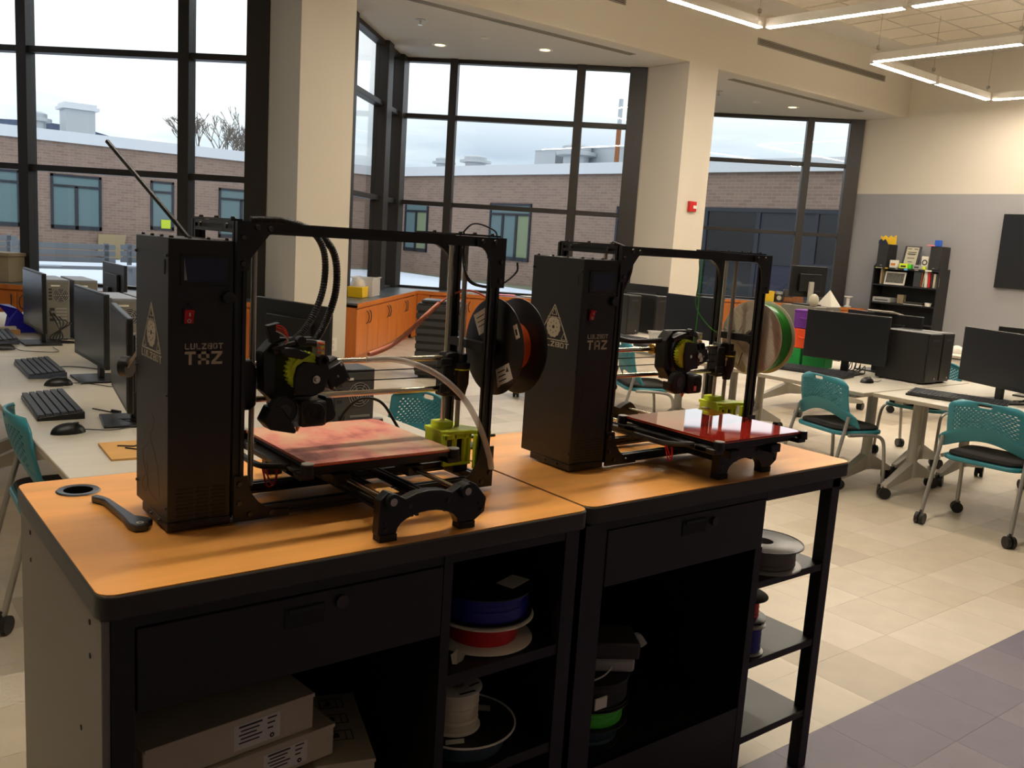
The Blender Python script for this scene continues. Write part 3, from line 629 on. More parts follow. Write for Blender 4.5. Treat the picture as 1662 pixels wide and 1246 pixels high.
def caster(x, y, parent, r):
    if r not in CM_:
        CM_[r] = MB().cyl((0, -r*.75, r), (0, -r*.15, r), r, n=18).cyl((0, r*.15, r), (0, r*.75, r), r, n=18).cyl((0, -r*.2, r), (0, r*.2, r), r*.45, n=10).box(-r*.35, r*.5, -r*.16, r*.16, r*.9, r*2.15).cyl((0, 0, r*2), (0, 0, r*2.5), r*.22, n=8).mesh('caster', 'black_plastic')
    o = bpy.data.objects.new('caster', CM_[r]); col.objects.link(o); o.location = (x, y, 0); o.rotation_euler = (0, 0, random.uniform(-1, 1)); o.parent = parent; return o
G1 = 'tables of the first computer island'; G2 = 'tables of the second computer island'; G3 = 'tables far back in the room'
table(.65, 1.41, 3.17, 5.99, 'long pale training table right behind the first printer, keyboards on it', G1)
table(.65, 1.41, 5.995, 8.6, 'pale training table farther back under the first window, blue part on it', G1)
table(1.415, 2.17, 3.17, 5.99, 'pale training table hidden behind the first printer, tower computer on it', G1)
table(1.415, 2.17, 5.995, 8.6, 'pale training table at the far back of the first island', G1)
table(5.65, 6.40, 3.29, 5.1, 'pale training table carrying the cloth bins and a wide monitor', G2)
table(5.74, 6.49, 1.45, 3.275, 'pale training table nearest the viewer with the long black keyboard', G2)
table(6.405, 7.15, 3.29, 5.1, 'pale training table across from the cloth bin table', G2)
table(6.495, 7.24, 1.45, 3.275, 'pale training table across from the long black keyboard', G2)
table(5.65, 6.40, 5.12, 7.3, 'pale training table behind the second printer with keyboards and a clear tub', G2)
table(6.405, 7.15, 5.12, 7.3, 'pale training table under the pair of black towers behind the second printer', G2)
table(7.85, 9.1, 5.15, 6.0, 'pale table with two old computers carrying a monitor', G3)
table(9.2, 10.0, 3.2, 5.2, 'far pale table behind the pair of black towers beside the grey wall', G3)

def make_chair(label):
    o = thing('teal_chair', label, 'chair', (0, 0, 0), 0, 'teal rolling chairs')
    # perforated back shell: grid with a handle slot and small diamond openings left out
    nu, nv = 64, 44; vs = []; bk = MB(); hole = set()
    def P(i, j):
        u = -1+2*i/nu; t = j/nv
        wd = .288 - .052*min(1, max(0, (t-.20)/.13))**1.5 - .006*t
        if t > .86: wd -= .07*((t-.86)/.14)**2
        z0 = .485 + .085*(1-u*u)**1.5
        z1 = .815 - .012*u*u; z = z0 + (z1-z0)*t
        flare = .02*(1-min(1, t/.3))
        return (-.125 - .07*t + .055*u*u - .015*sin(pi*t) + flare*u*u, u*wd, z)
    for j in range(nv+1):
        for i in range(nu+1): vs.append(P(i, j))
    fs = []
    for j in range(nv):
        for i in range(nu):
            u = (i+.5)/nu*2-1; t = (j+.5)/nv
            slot = .865 < t < .945 and abs(u) < .2 - (.03 if t < .89 else 0)
            dots = .36 < t < .86 and abs(u) < .82 and j % 2 == 0 and (i + j) % 4 in (0, 1) and not (t > .80 and abs(u) < .26)
            if not slot and not dots: fs.append((j*(nu+1)+i, j*(nu+1)+i+1, (j+1)*(nu+1)+i+1, (j+1)*(nu+1)+i))
    bk.add(vs, fs); b = bk.build('backrest', 'teal', o); s = b.modifiers.new('thickness', 'SOLIDIFY'); s.thickness = .012; s.offset = 0
    # seat shell with fabric pad
    n = 9; sv = []; pv = []
    out = roundrect(-.17, .25, -.235, .235, .09, 6)
    MB().prism(out, 'z', .425, .452).build('seat_shell', 'teal', o, bevel=.008)
    MB().prism(roundrect(-.155, .235, -.215, .215, .085, 6), 'z', .452, .478).build('seat_pad', 'pad', o, bevel=.012)
    for s in (-1, 1):
        rl = MB().tube(spline([(-.245, s*.265, .07), (-.18, s*.257, .33), (-.12, s*.250, .56)], 5), .0125, 10).build('leg', 'silver', o); caster(-.25, s*.265, rl, .036)
        fl_ = MB().tube(spline([(.255, s*.255, .07), (.235, s*.25, .30), (.20, s*.245, .40), (.08, s*.245, .425), (-.10, s*.248, .43)], 5), .0125, 10).build('leg', 'silver', o); caster(.255, s*.255, fl_, .036)
    MB().tube([(-.05, -.245, .425), (-.05, .245, .425)], .011, 8).tube([(.12, -.245, .424), (.12, .245, .424)], .011, 8).build('cross_bar', 'silver', o)
    return o
ch = make_chair('teal chair with black pad pushed up to the cloth bin table'); ch.location = (5.70, 3.51, 0); ch.rotation_euler = (0, 0, radians(-15))
copy_tree(ch, (5.72, 2.44, 0), radians(3), 'teal chair with black pad at the long black keyboard, nearest in full view')
copy_tree(ch, (5.55, 5.30, 0), radians(-28), 'teal chair behind the extruder of the second printer')
copy_tree(ch, (2.24, 3.72, 0), radians(188), 'teal chair seen through the frame of the first printer, beside a white tube')
copy_tree(ch, (.775, 3.93, 0), radians(-2), 'teal chair cut by the left frame edge beside the pale table')
copy_tree(ch, (7.35, 2.5, 0), radians(175), 'teal chair on the far side of the table with the long keyboard')
copy_tree(ch, (7.38, 3.75, 0), radians(184), 'teal chair on the far side of the cloth bin table')
copy_tree(ch, (12.3, 9.55, 0), radians(120), 'far teal chair peeking over the beige spool by the worktop')
copy_tree(ch, (5.62, 1.62, 0), radians(5), 'teal chair cut by the right frame edge')

def make_monitor(label, W=.66, Hh=.38, zb=.10, nk='black_plastic'):
    """screen toward local -x"""
    o = thing('monitor', label, 'monitor', (0, 0, 0), 0, 'flat black monitors')
    MB().box(-.012, .012, -W/2, W/2, zb, zb+Hh).box(.012, .035, -W*.3, W*.3, zb+.06, zb+Hh-.08).build('housing', 'black_plastic', o, bevel=.004)
    MB().box(-.0135, -.011, -W/2+.012, W/2-.012, zb+.022, zb+Hh-.012).build('screen', 'screen', o)
    MB().box(.035, .06, -.03, .03, .012, zb+Hh*.5).build('stand_neck', nk, o, bevel=.004)
    MB().box(-.08, .14, -.13, .13, 0, .012).build('stand_base', 'black_plastic', o, bevel=.004)
    return o
MZ = .7205
mo = make_monitor('black monitor beyond the keyboards, middle of the first island'); mo.location = (1.16, 5.08, MZ)
def mon(x, y, deg, label, z=MZ): return copy_tree(mo, (x, y, z), radians(deg), label)
mon(1.155, 6.56, 0, 'black monitor farthest along the first island, blue part before it')
mon(1.03, 3.99, -9, 'black monitor half hidden by the first printer tower')
mon(2.02, 4.48, 191, 'black monitor seen from behind above the first extruder')
mon(1.95, 7.75, 180, 'small dark monitor back beyond the old towers under the first window')
mon(6.42, 3.95, 11, 'wide black monitor by the cloth bins')
mon(6.33, 2.74, -22, 'black monitor cut by the right frame edge behind the nearest chair')
mon(6.95, 3.95, 180, 'black monitor back with a white paper on top, behind the wide monitor')
mon(6.95, 2.70, 185, 'black monitor back barely seen at the right frame edge')
mon(6.30, 5.42, 0, 'dark blue-black monitor behind the white rods of the second printer')
mon(7.28, 7.0, 186, 'black monitor back peeking over the pair of towers')
m2 = make_monitor('monitor back with a grey stand on top of the two far old towers', .52, .32, .08, 'tablegrey'); m2.location = (8.24, 5.58, MZ+.401); m2.rotation_euler = (0, 0, radians(262))
def tower_back(o, x0, x1, y, z1, metal='pcmetal'):
    """sheet-metal rear at the -y side, from x0 to x1 and up to z1"""
    w_ = x1-x0
    MB().box(x0+.006, x1-.006, y-.004, y, .02, z1-.015).build('back_plate', metal, o)
    MB().box(x0+.03, x0+.085, y-.006, y-.004, z1-.045, z1-.035).build('badge', 'paper', o)
    cx, cz = x0+w_*.62, z1-.105
    g = MB()
    for r in (.015, .026, .037, .047): g.lathe([(r, -.0055), (r+.004, -.0055), (r+.004, -.004), (r, -.004)], (cx, y, cz), 'y', 20)
    for a in range(6): g.bar((cx, y-.005, cz), (cx+.05*cos(a*pi/3), y-.005, cz+.05*sin(a*pi/3)), .003, .003)
    g.build('fan_grille', 'silver', o); MB().cyl((cx, y-.0042, cz), (cx, y-.0038, cz), .052, n=24).build('fan_opening', 'ink', o)
    s = MB()
    for k in range(5): s.box(x0+w_*.4, x1-.02, y-.0052, y-.0042, z1-.20-.022*k, z1-.19-.022*k)
    s.build('slot_covers', 'silver', o)
    q = MB()
    for k in range(4): q.box(x0+.015, x0+.035, y-.0055, y-.004, z1-.07-.022*k, z1-.058-.022*k)
    for k in range(3): q.box(x0+.02, x0+.05, y-.0055, y-.004, z1-.21-.035*k, z1-.19-.035*k)
    q.build('ports', 'ink', o)
def tower(x0, x1, y0, y1, h, label, case='pctop', back=True, z=MZ, group='old grey tower computers', rz=0, metal='pcmetal'):
    cx, cy = (x0+x1)/2, (y0+y1)/2; o = thing('tower_computer', label, 'computer', (cx, cy, z), rz, group); a, b = (x1-x0)/2, (y1-y0)/2
    MB().box(-a, a, -b, b, .008, h).build('case', case, o, bevel=.004); 
    f = MB()
    for sx in (-1, 1):
        for sy in (-1, 1): f.box(sx*a*.7-.012, sx*a*.7+.012, sy*b*.8-.012, sy*b*.8+.012, 0, .008)
    f.build('feet', 'black_matte', o)
    if back: tower_back(o, -a, a, -b, h, metal)
    else:
        MB().box(-a+.004, a-.004, -b-.012, -b, .02, h-.004).build('front_panel', 'pcblack', o, bevel=.004)
        MB().cyl((a*.4, -b-.014, .04), (a*.4, -b-.012, .04), .009, n=12).build('badge', 'silver', o); MB().box(-a*.55, a*.55, -b-.0135, -b-.012, h-.06, h-.045).build('drive_slot', 'pcgrey', o)
    return o
GT = 'old grey tower computers'
t1 = tower(1.254, 1.40, 6.72, 7.15, .41, 'old grey tower computer back nearest the far monitor, tangled cables at its foot')
tower(1.43, 1.58, 6.72, 7.15, .41, 'old grey tower computer standing close beside the cable-tangled one')
tower(1.33, 1.475, 5.33, 5.76, .41, 'old grey tower computer behind the middle monitor')
tower(1.495, 1.64, 5.33, 5.76, .41, 'old grey tower computer half hidden by the first printer tower')
o = tower(1.65, 1.835, 3.25, 3.64, .315, 'dark grey tower computer seen through the first printer frame', 'pcgrey', group=None, metal='pcdark'); MB().tube(spline([(-.05, -.2, .06), (-.03, -.23, .04), (0, -.22, .01)], 5), .003, 6).build('network_cable', 'cblue', o)
tower(6.56, 6.76, 3.36, 3.75, .385, 'black tower computer beside the wide monitor, front of a pair', 'pcblack', False, group='black tower computers')
tower(6.79, 6.96, 3.37, 3.75, .385, 'black tower computer directly behind its twin by the wide monitor', 'pcblack', False, group='black tower computers')
tower(6.50, 6.68, 6.45, 6.88, .40, 'black tower computer nearest the second printer tower', 'pcblack', False, group='black tower computers')
tower(6.85, 7.03, 6.40, 6.83, .40, 'black tower computer beneath the peeking monitor back', 'pcblack', False, group='black tower computers')
tower(7.99, 8.20, 5.3, 5.7, .40, 'far old tower computer with an egg-shaped print on it', 'pcmetal', group=GT)
tower(8.23, 8.45, 5.3, 5.7, .40, 'far old tower computer with a pale pyramid print on it', 'pcmetal', group=GT)
o = tag(MB().ball((0, 0, .06), .05, .05, .07).build('egg_print', 'print', loc=(8.05, 5.36, MZ+.4005)), 'cream egg-shaped print on the far old tower', 'print')
py = MB(); py.add([(-.09, -.09, 0), (.09, -.09, 0), (.09, .09, 0), (-.09, .09, 0), (0, 0, .17)], [(3, 2, 1, 0), (0, 1, 4), (1, 2, 4), (2, 3, 4), (3, 0, 4)])
tag(py.build('pyramid_print', 'paper', loc=(8.38, 5.40, MZ+.402)), 'pale printed pyramid on the far old tower', 'print')
o = thing('spool_print', 'white bobbin-shaped print on the orange cabinet by the bookcase', 'print', pt(FR_, 3.25, .12)); MB().lathe([(0, 0), (.07, 0), (.07, .02), (.035, .03), (.035, .17), (.08, .19), (.08, .21), (0, .21)], n=20).build('bobbin', 'white', o)
def keyboard(x, y, deg, label, mt='keyblue', L_=.54, z=MZ):
    """long side along local y, front toward -x"""
    o = thing('keyboard', label, 'keyboard', (x, y, z), radians(deg), 'black computer keyboards')
    MB().prism([(-.092, 0), (.092, 0), (.092, .032), (-.092, .014)], 'y', -L_/2, L_/2).build('keyboard_base', mt, o, bevel=.003)
    for r in range(6):
        k = MB(); xx = -.075 + r*.0292; zz = .0165 + r*.0027
        for q in range(int(L_/.0245)): k.box(xx-.0118, xx+.0118, -L_/2+.014+q*.0245-.0103, -L_/2+.014+q*.0245+.0103, zz, zz+.011)
        k.build('key_row', 'key', o, smooth=False)
    for s in (-1, 1): MB().box(.055, .07, s*L_*.38-.015, s*L_*.38+.015, 0, .004).build('riser', 'black_plastic', o)
    return o
keyboard(.975, 5.43, -2, 'grey-blue keyboard nearest the middle monitor of the first island')
keyboard(.83, 4.37, -3, 'worn dark keyboard with a cable bead nearest the viewer on the first island', 'black_plastic')
keyboard(.98, 6.80, -3, 'grey-blue keyboard farthest along the first island by the left frame edge')
keyboard(6.06, 2.86, 12, 'long black keyboard on the table nearest the right edge', 'black_plastic', .60)
keyboard(6.17, 4.02, 10, 'black keyboard in front of the wide monitor', 'black_plastic')
keyboard(5.98, 5.45, 5, 'black keyboard behind the second extruder', 'black_plastic')
keyboard(6.12, 6.15, 9, 'black keyboard farther back by the clear tub', 'black_plastic')
def mouse(x, y, deg, label, cable):
    o = thing('computer_mouse', label, 'mouse', (x, y, MZ), radians(deg), 'black computer mice')
    MB().ball((0, 0, 0), .068, .040, .042, half=True).build('shell', 'black_plastic', o); MB().box(.02, .04, -.004, .004, .034, .041).build('scroll_wheel', 'pcgrey', o)
    c = Matrix.Rotation(-radians(deg), 3, 'Z'); MB().tube(spline([(.066, 0, .008)] + [tuple(c @ Vector((q[0]-x, q[1]-y, .004))) for q in cable], 6), .0022, 6).build('cord', 'black_plastic', o)
mouse(.975, 4.955, 0, 'black mouse beside the grey-blue keyboard, first island', [(1.12, 4.93), (1.22, 4.80), (1.25, 4.98)])
mouse(.79, 3.85, 8, 'black mouse nearest the viewer on the first island', [(.95, 3.83), (1.05, 3.86), (1.2, 3.88)])
mouse(.93, 6.30, 0, 'black mouse at the left frame edge by the far keyboard', [(1.03, 6.2), (1.2, 6.12), (1.22, 6.35)])
mouse(6.17, 3.58, 0, 'black mouse in front of the black tower pair', [(6.28, 3.56), (6.4, 3.6)])
def cord(pts, r, label, k='black_plastic', n=6, group=None):
    o = thing('cable', label, 'cable', pts[0], group=group); b0 = Vector(pts[0]); MB().tube(spline([tuple(Vector(q)-b0) for q in pts], n), r, 6).build('cord', k, o); return o
cord([(.98, 4.28, MZ+.006), (1.03, 4.20, MZ+.004), (1.08, 4.10, MZ+.004), (1.14, 4.12, MZ+.004), (1.2, 4.1, MZ+.004)], .003, 'keyboard cable with a bead leading to the hidden monitor')
o = bpy.context.scene.objects['cable']; MB().cyl((.06, -.09, .002), (.085, -.13, .002), .008, n=10).build('ferrite_bead', 'black_plastic', o)
cord([(1.02, 4.0, MZ+.01), (1.06, 3.93, MZ+.02), (1.1, 3.86, MZ+.006), (1.05, 3.95, MZ+.02), (1.12, 3.98, MZ+.006), (1.08, 3.82, MZ+.01), (1.14, 3.9, MZ+.004)], .0028, 'knot of thin black cable in front of the hidden monitor base')
cord([(1.0, 5.45, MZ+.008), (1.15, 5.52, MZ+.004), (1.28, 5.35, MZ+.004), (1.22, 5.15, MZ+.004)], .003, 'thin cable running from the grey-blue keyboard to the middle monitor')
for k in range(5): cord([(1.27+.03*k, 6.70, MZ+.20-.02*k), (1.30+.02*k, 6.62, MZ+.12), (1.33-.02*k, 6.60, MZ+.03), (1.26+.03*k, 6.58, MZ+.006), (1.36+.02*k, 6.52, MZ+.005)], .0045, 'black cable in the tangle behind the old tower nearest the far monitor', group='cables tangled behind the old tower')
for k in range(4): cord([(6.50, 3.80+.05*k, MZ+.02), (6.56, 3.84+.04*k, MZ+.07+.01*k), (6.60, 3.9+.03*k, MZ+.02), (6.54, 3.95+.05*k, MZ+.005)], .004, 'black cable in the loops behind the wide monitor by the black towers', group='cables behind the wide monitor')
for k in range(3): cord([(6.44, 2.5+.06*k, MZ+.01), (6.5, 2.45+.05*k, MZ+.06), (6.56, 2.52+.04*k, MZ+.02), (6.5, 2.6+.04*k, MZ+.005)], .004, 'black cable in the loops behind the monitor cut by the frame edge', group='cables behind the cut-off monitor')
cord([(6.13, 3.05, MZ+.01), (6.22, 3.02, MZ+.02), (6.35, 2.95, MZ+.005)], .003, 'thin cable from the long black keyboard')
cord([(1.32, 5.28, MZ+.15), (1.30, 5.2, MZ+.06), (1.28, 5.18, MZ+.005)], .004, 'yellow cable hanging behind the middle monitor', 'yellow')
# on the tables
o = thing('wood_board', 'thin square wood board with two hex keys on the pale table behind the first printer', 'board', (.985, 3.46, MZ), radians(-4)); MB().box(-.15, .2, -.13, .14, 0, .008).build('board', 'ply', o, bevel=.001)
for k, (x, y, a) in enumerate(((.92, 3.51, -.5), (.93, 3.46, -.9))):
    o = thing('hex_key', ('black hex key lying farther in on the square wood board', 'black hex key with a bent tip near the corner of the wood board')[k], 'hex key', (x, y, MZ+.011), a); MB().tube([(-.03, 0, 0), (.028, 0, 0), (.034, .005, 0), (.036, .016, 0)], .0028, 6).build('rod', 'ink', o)
o = thing('folded_part', 'bright blue folded plastic star on the pale table at the left', 'plastic part', (1.17, 7.15, MZ), .2)
q = MB(); q.add([(-.12, 0, 0), (.13, -.02, 0), (.02, .05, 0), (-.02, 0, .17), (-.16, -.03, .21), (-.06, .04, .20)], [(0, 1, 3), (1, 2, 3), (2, 0, 3), (0, 2, 1), (3, 4, 5), (3, 5, 0), (4, 3, 2), (5, 4, 2)]); q.build('star', 'blue', o, smooth=False)
o = thing('paper_tray', 'flat tray with white papers at the left frame edge of the first island', 'tray', (1.05, 7.35, MZ)); MB().box(-.22, .1, -.3, .3, 0, .03).build('tray', 'ply', o); MB().box(-.2, .08, -.28, .28, .03, .05).build('paper', 'paper', o)
o = thing('circuit_bundle', 'green and white circuit parts behind the first printer post', 'electronics', (1.93, 4.0, MZ))
MB().box(-.06, .06, -.05, .05, 0, .16).build('clear_case', 'paper', o); MB().box(-.062, .062, -.055, -.05, .10, .12).build('blue_label', 'cyan', o); MB().ball((.01, -.03, .18), .035, mi=0).build('green_part', 'green', o); MB().ball((-.03, 0, .19), .03).build('white_part', 'white', o)
def bins(x, y, z, wd, h, k, label, deg=12):
    o = thing('cloth_bin', label, 'bin', (x, y, z), radians(deg), 'folding cloth bins'); a = wd/2
    MB().prism([(-a*.96, 0), (a*.96, 0), (a, h), (-a, h)], 'y', -a, a).build('bin_body', k, o, bevel=.008)
    MB().box(-a*1.01, a*1.01, -a*1.01, a*1.01, h-.015, h+.004).build('rim', k, o, bevel=.004)
    MB().tube([(-a*1.03, -.04, h*.6), (-a*1.10, 0, h*.55), (-a*1.03, .04, h*.6)], .006, 6).build('handle', k, o); return o
bins(6.50, 4.46, MZ, .19, .14, 'green', 'green cloth bin at the back of the stack, partly behind the spool')
bins(6.54, 4.255, MZ, .19, .14, 'green', 'green cloth bin under the orange one')
bins(6.52, 4.36, MZ+.146, .19, .155, 'orange', 'orange cloth bin in the middle of the stack')
o = bins(6.52, 4.36, MZ+.307, .19, .15, 'purple', 'purple cloth bin topmost of the stack'); MB().box(-.1005, -.097, -.06, -.02, .02, .035).build('white_tag', 'paper', o)
o = tag(MB().prism([(-.14, -.1), (.14, -.1), (.14, .1), (-.14, .1)], 'z', 0, .008).build('paper_sheet', 'paper', loc=(6.96, 3.95, MZ+.482), rot=(0, .12, .2)), 'white paper lying on top of a monitor back', 'paper')
o = thing('clear_tub', 'clear tub with a bright blue base behind the second extruder', 'tub', (6.35, 5.82, MZ), radians(-30)); MB().box(-.10, .10, -.07, .07, 0, .03).build('blue_base', 'cyan', o, bevel=.006); MB().prism([(-.10, .03), (.10, .03), (.115, .10), (-.115, .10)], 'y', -.075, .075).build('tub', 'clearbin', o, bevel=.004); MB().prism([(-.12, .10), (.12, .10), (.12, .108), (-.12, .108)], 'y', -.08, .08).build('rim', 'clearbin', o)
o = thing('tissue_heap', 'crumpled white tissue on the monitor by the right frame edge', 'tissue', (9.5, 4.55, .72)); MB().ball((0, 0, 0), .09, .08, .08, 9, half=True).build('tissue', 'paper', o, smooth=False)
o = thing('green_note_box', 'small pale green box on the far table by the black towers', 'box', (9.3, 4.75, .72)); MB().box(-.05, .05, -.06, .06, 0, .10).build('box', 'cyan', o, bevel=.004); MB().box(-.045, .045, -.055, .055, .1, .12).build('notes', 'stickynote', o)
# ribbed black cart on the floor
o = thing('ribbed_cart', 'tall black ribbed cart on the floor before the corner cabinets', 'cart', (5.62, 8.48, 0), radians(-40))
MB().box(-.26, .26, -.2, .2, .03, .84).build('cart_body', 'pcblack', o, bevel=.02)
for k in range(9): MB().box(-.265, .265, -.212, -.2, .08+k*.085, .135+k*.085).build('rib', 'pcgrey', o, bevel=.006)
MB().box(-.22, .2, -.17, .17, .84, .875).build('top_lid', 'pcgrey', o, bevel=.012)
for sx in (-1, 1):
    for sy in (-1, 1): MB().cyl((sx*.2-.02, sy*.15, .03), (sx*.2+.02, sy*.15, .03), .03, n=12).build('wheel', 'black_matte', o)

# ================================================================== bookcase by the grey wall
BXF = 15.69
o = thing('bookcase', 'tall black open bookcase standing against the grey wall', 'bookcase', (BXF, 8.63, 0))
HW = .62
for s in (-1, 1): MB().box(0, .36, s*HW-.012, s*HW+.012, 0, 1.56).build('side_panel', 'pcblack', o)
for z in (.12, .55, .88, 1.21, 1.52): MB().box(0, .36, -HW+.012, HW-.012, z-.012, z+.012).build('shelf', 'pcblack', o)
MB().box(.35, .362, -HW+.012, HW-.012, .1, 1.5).build('back_panel', 'black_matte', o)
for k, (y, wd, c, h) in enumerate(((-.52, .12, 'print', .014), (-.38, .05, 'yellow', .02), (-.18, .05, 'print', .012), (.0, .06, 'cyan', .04), (.2, .07, 'print', .012), (.42, .12, 'paper', .03), (-.58, .02, 'stickynote', .02))): MB().box(-.003, 0, -y-wd/2, -y+wd/2, 1.52-h/2, 1.52+h/2).build('sticker', c, o)
MB().box(.02, .022, -HW-.0135, -HW-.012, 1.25, 1.4).build('white_tag', 'paper', o)
def on_case(name, label, cat, x, y, z, rz=0): return thing(name, label, cat, (BXF+x, 8.63+y, z), rz)
ZS = 1.533
for nm, y, lab in (('l', .5, 'black loudspeaker on the bookcase with a yellow sign on it'), ('r', -.5, 'black loudspeaker on the bookcase with a blue cube on it')):
    o = on_case('loudspeaker', lab, 'loudspeaker', .17, y, ZS); MB().box(-.15, .16, -.1, .1, 0, .42).build('cabinet', 'pcblack', o, bevel=.004); MB().box(-.162, -.15, -.095, .095, .01, .41).build('grille_cloth', 'ink', o, bevel=.004); MB().box(-.164, -.162, -.02, .02, .03, .04).build('badge', 'silver', o)
o = on_case('yellow_sign', 'jagged yellow printed sign on the loudspeaker', 'sign', .10, .47, ZS+.422); MB().prism([(-.16, 0), (.14, 0), (.15, .15), (.10, .12), (.06, .16), (.0, .11), (-.05, .16), (-.09, .12), (-.15, .17)], 'x', -.012, .012).build('plate', 'yellow', o); MB().prism([(-.02, 0), (.16, 0), (.16, .06), (.12, .09), (.08, .05), (.04, .09)], 'x', -.04, -.016).build('dark_crown', 'blueink', o)
o = on_case('blue_cube', 'small blue cube on the second loudspeaker', 'cube', .12, -.5, ZS+.421); MB().box(-.05, .05, -.02, .07, 0, .11).build('cube', 'cblue', o, bevel=.004)
o = on_case('pink_part', 'flat pink part beside the blue cube', 'plastic part', .0, -.42, ZS+.421); MB().box(-.05, .05, -.04, .06, 0, .02).build('piece', 'pink', o, bevel=.006)
o = on_case('award_plaque', 'dark framed award certificate leaning on top of the bookcase', 'plaque', .12, .02, ZS); o.rotation_euler = (0, radians(14), 0)
MB().box(-.012, .012, -.155, .155, .0, .42).build('frame', 'pcgrey', o, bevel=.004); MB().box(-.0135, -.012, -.115, .115, .05, .40).build('certificate', 'print', o)
for k, (y, z, wd) in enumerate(((.06, .36, .08), (-.06, .36, .07), (0, .30, .16), (0, .27, .17), (0, .255, .13), (0, .19, .14), (0, .12, .08))): MB().box(-.0142, -.0135, y-wd/2, y+wd/2, z, z+.012).build('printed_line', 'ink', o)
for k, (nm, lab, y, wd, h, c) in enumerate((('jar_box', 'white printed box on the bookcase top by the first speaker', .27, .14, .14, 'paper'), ('lime_box', 'lime green printed box on the bookcase top', .07, .16, .09, 'lime'), ('green_print', 'bright green printed cap beside the lime box', -.05, .06, .08, 'limefil'), ('grey_part', 'pale mauve printed part on the bookcase top', -.18, .14, .08, 'spoolgrey'), ('white_card', 'white card with a grey circle by the second speaker', -.30, .13, .24, 'paper'), ('green_tip', 'lime printed tip before the white card', -.32, .05, .06, 'lime'), ('black_case', 'small black case at the outer end of the bookcase top', .57, .1, .06, 'ink'))):
    o = on_case(nm, lab, 'printed part' if k else 'box', .06 if k != 4 else .1, y, ZS); MB().box(-.04, .04, -wd/2, wd/2, 0, h).build('block', c, o, bevel=.006)
    if k == 4: MB().lathe([(.03, -.043), (.05, -.043), (.05, -.04), (.03, -.04)], (0, 0, .13), 'x', 20).build('ring', 'pcgrey', o)
    elif k in (0, 1, 3): MB().box(-.043, -.04, -wd*.3, wd*.3, h*.3, h*.6).build('label_patch', 'cab' if k == 0 else 'ink', o)
for k, (y, wd, h, c, lab, tilt) in enumerate(((.50, .03, .28, 'cardboard', 'thin tan book at the outer end of the bookcase shelf', 0), (-.20, .13, .27, 'pcgrey', 'wide grey-brown binder on the bookcase shelf', 0), (-.275, .02, .27, 'brown', 'thin brown book beside the grey-brown binder', 3), (-.31, .015, .26, 'print', 'thin cream book leaning beside the brown one', 5), (-.375, .05, .29, 'paper', 'white book leaning on the red one', -4), (-.43, .035, .27, 'redfil', 'red book on the bookcase shelf', -3), (-.475, .03, .26, 'ink', 'dark book beside the red book', -2), (-.52, .04, .25, 'print', 'mottled book last in the shelf row', 0))):
    o = on_case('book', lab, 'book', .06, y, 1.224); o['group'] = 'books on the bookcase shelf'; o.rotation_euler = (radians(tilt), 0, 0)
    MB().box(0, .2, -wd/2, wd/2, 0, h).build('cover', c, o, bevel=.002); MB().box(.004, .199, -wd/2+.002, wd/2-.002, h-.006, h+.0005).build('pages', 'paper', o)
o = on_case('framed_photo', 'white framed group photo on the bookcase shelf', 'picture', .08, .24, 1.224); o.rotation_euler = (0, radians(10), 0); MB().box(-.01, .01, -.2, .2, 0, .24).build('frame', 'paper', o, bevel=.003); MB().box(-.012, -.01, -.175, .17, .035, .215).build('print', 'greyprint', o)
o = on_case('tan_carton', 'small tan carton on the lower bookcase shelf', 'box', .2, .12, .893); MB().box(-.05, .05, -.06, .06, 0, .16).build('carton', 'cardboard', o, bevel=.003)
o = on_case('grey_device', 'flat pale grey device on the lower bookcase shelf', 'device', .12, .42, .893); MB().box(-.1, .18, -.18, .17, 0, .09).build('case', 'spoolgrey', o, bevel=.006); MB().box(-.103, -.1, -.14, .13, .03, .05).build('slot', 'pcgrey', o)
o = on_case('paper_pile', 'stack of dark folders and papers on the lower bookcase shelf', 'papers', .12, -.2, .893)
for k in range(4): MB().box(-.1, .15, -.17, .17, k*.012, k*.012+.01).build('folder', ('paper', 'ink', 'ink', 'markdark')[k], o)
o = on_case('white_cup', 'small white tub on the lower bookcase shelf', 'tub', .05, -.47, .893); MB().lathe([(0, 0), (.05, 0), (.06, .06), (0, .06)], n=16).build('tub', 'paper', o)

# ================================================================== printer workbenches
def edge_top(o, x0, x1, y0, y1, z):
    MB().prism(roundrect(x0, x1, y0, y1, .03), 'z', z-.045, z-.002).build('edge_band', 'benchedge', o, bevel=.004)
    MB().prism(roundrect(x0+.003, x1-.003, y0+.003, y1-.003, .028), 'z', z-.004, z).build('wood_top', 'wood', o, smooth=False)
b1 = thing('workbench', 'black steel workbench with maple top under the first printer', 'workbench', (0, 0, 0), group='printer workbenches')
X0, X1, Y0, Y1, ZT = .335, 1.394, 1.442, 2.163, 1.0
edge_top(b1, X0, X1, Y0, Y1, ZT)
MB().box(.343, .357, 1.456, 2.15, .02, .953).build('side_panel', 'sidelit', b1, bevel=.002)
sc_ = MB()
for y, z in ((1.53, .925), (1.53, .865), (2.04, .925), (2.04, .865), (1.60, .70)): sc_.cyl((.343, y, z), (.3415, y, z), .005, n=8)
sc_.build('screws', 'ink', b1)
MB().box(1.36, 1.374, 1.456, 2.15, .02, .953).build('side_panel', 'black', b1)
MB().box(.357, 1.36, 2.135, 2.149, .02, .953).build('back_panel', 'black', b1)
MB().box(.357, .393, 1.452, 1.475, .02, .953).build('stile', 'black', b1); MB().box(1.0, 1.022, 1.452, 1.475, .02, .953).build('stile', 'black', b1); MB().box(1.33, 1.362, 1.452, 1.475, .02, .953).build('stile', 'black', b1)
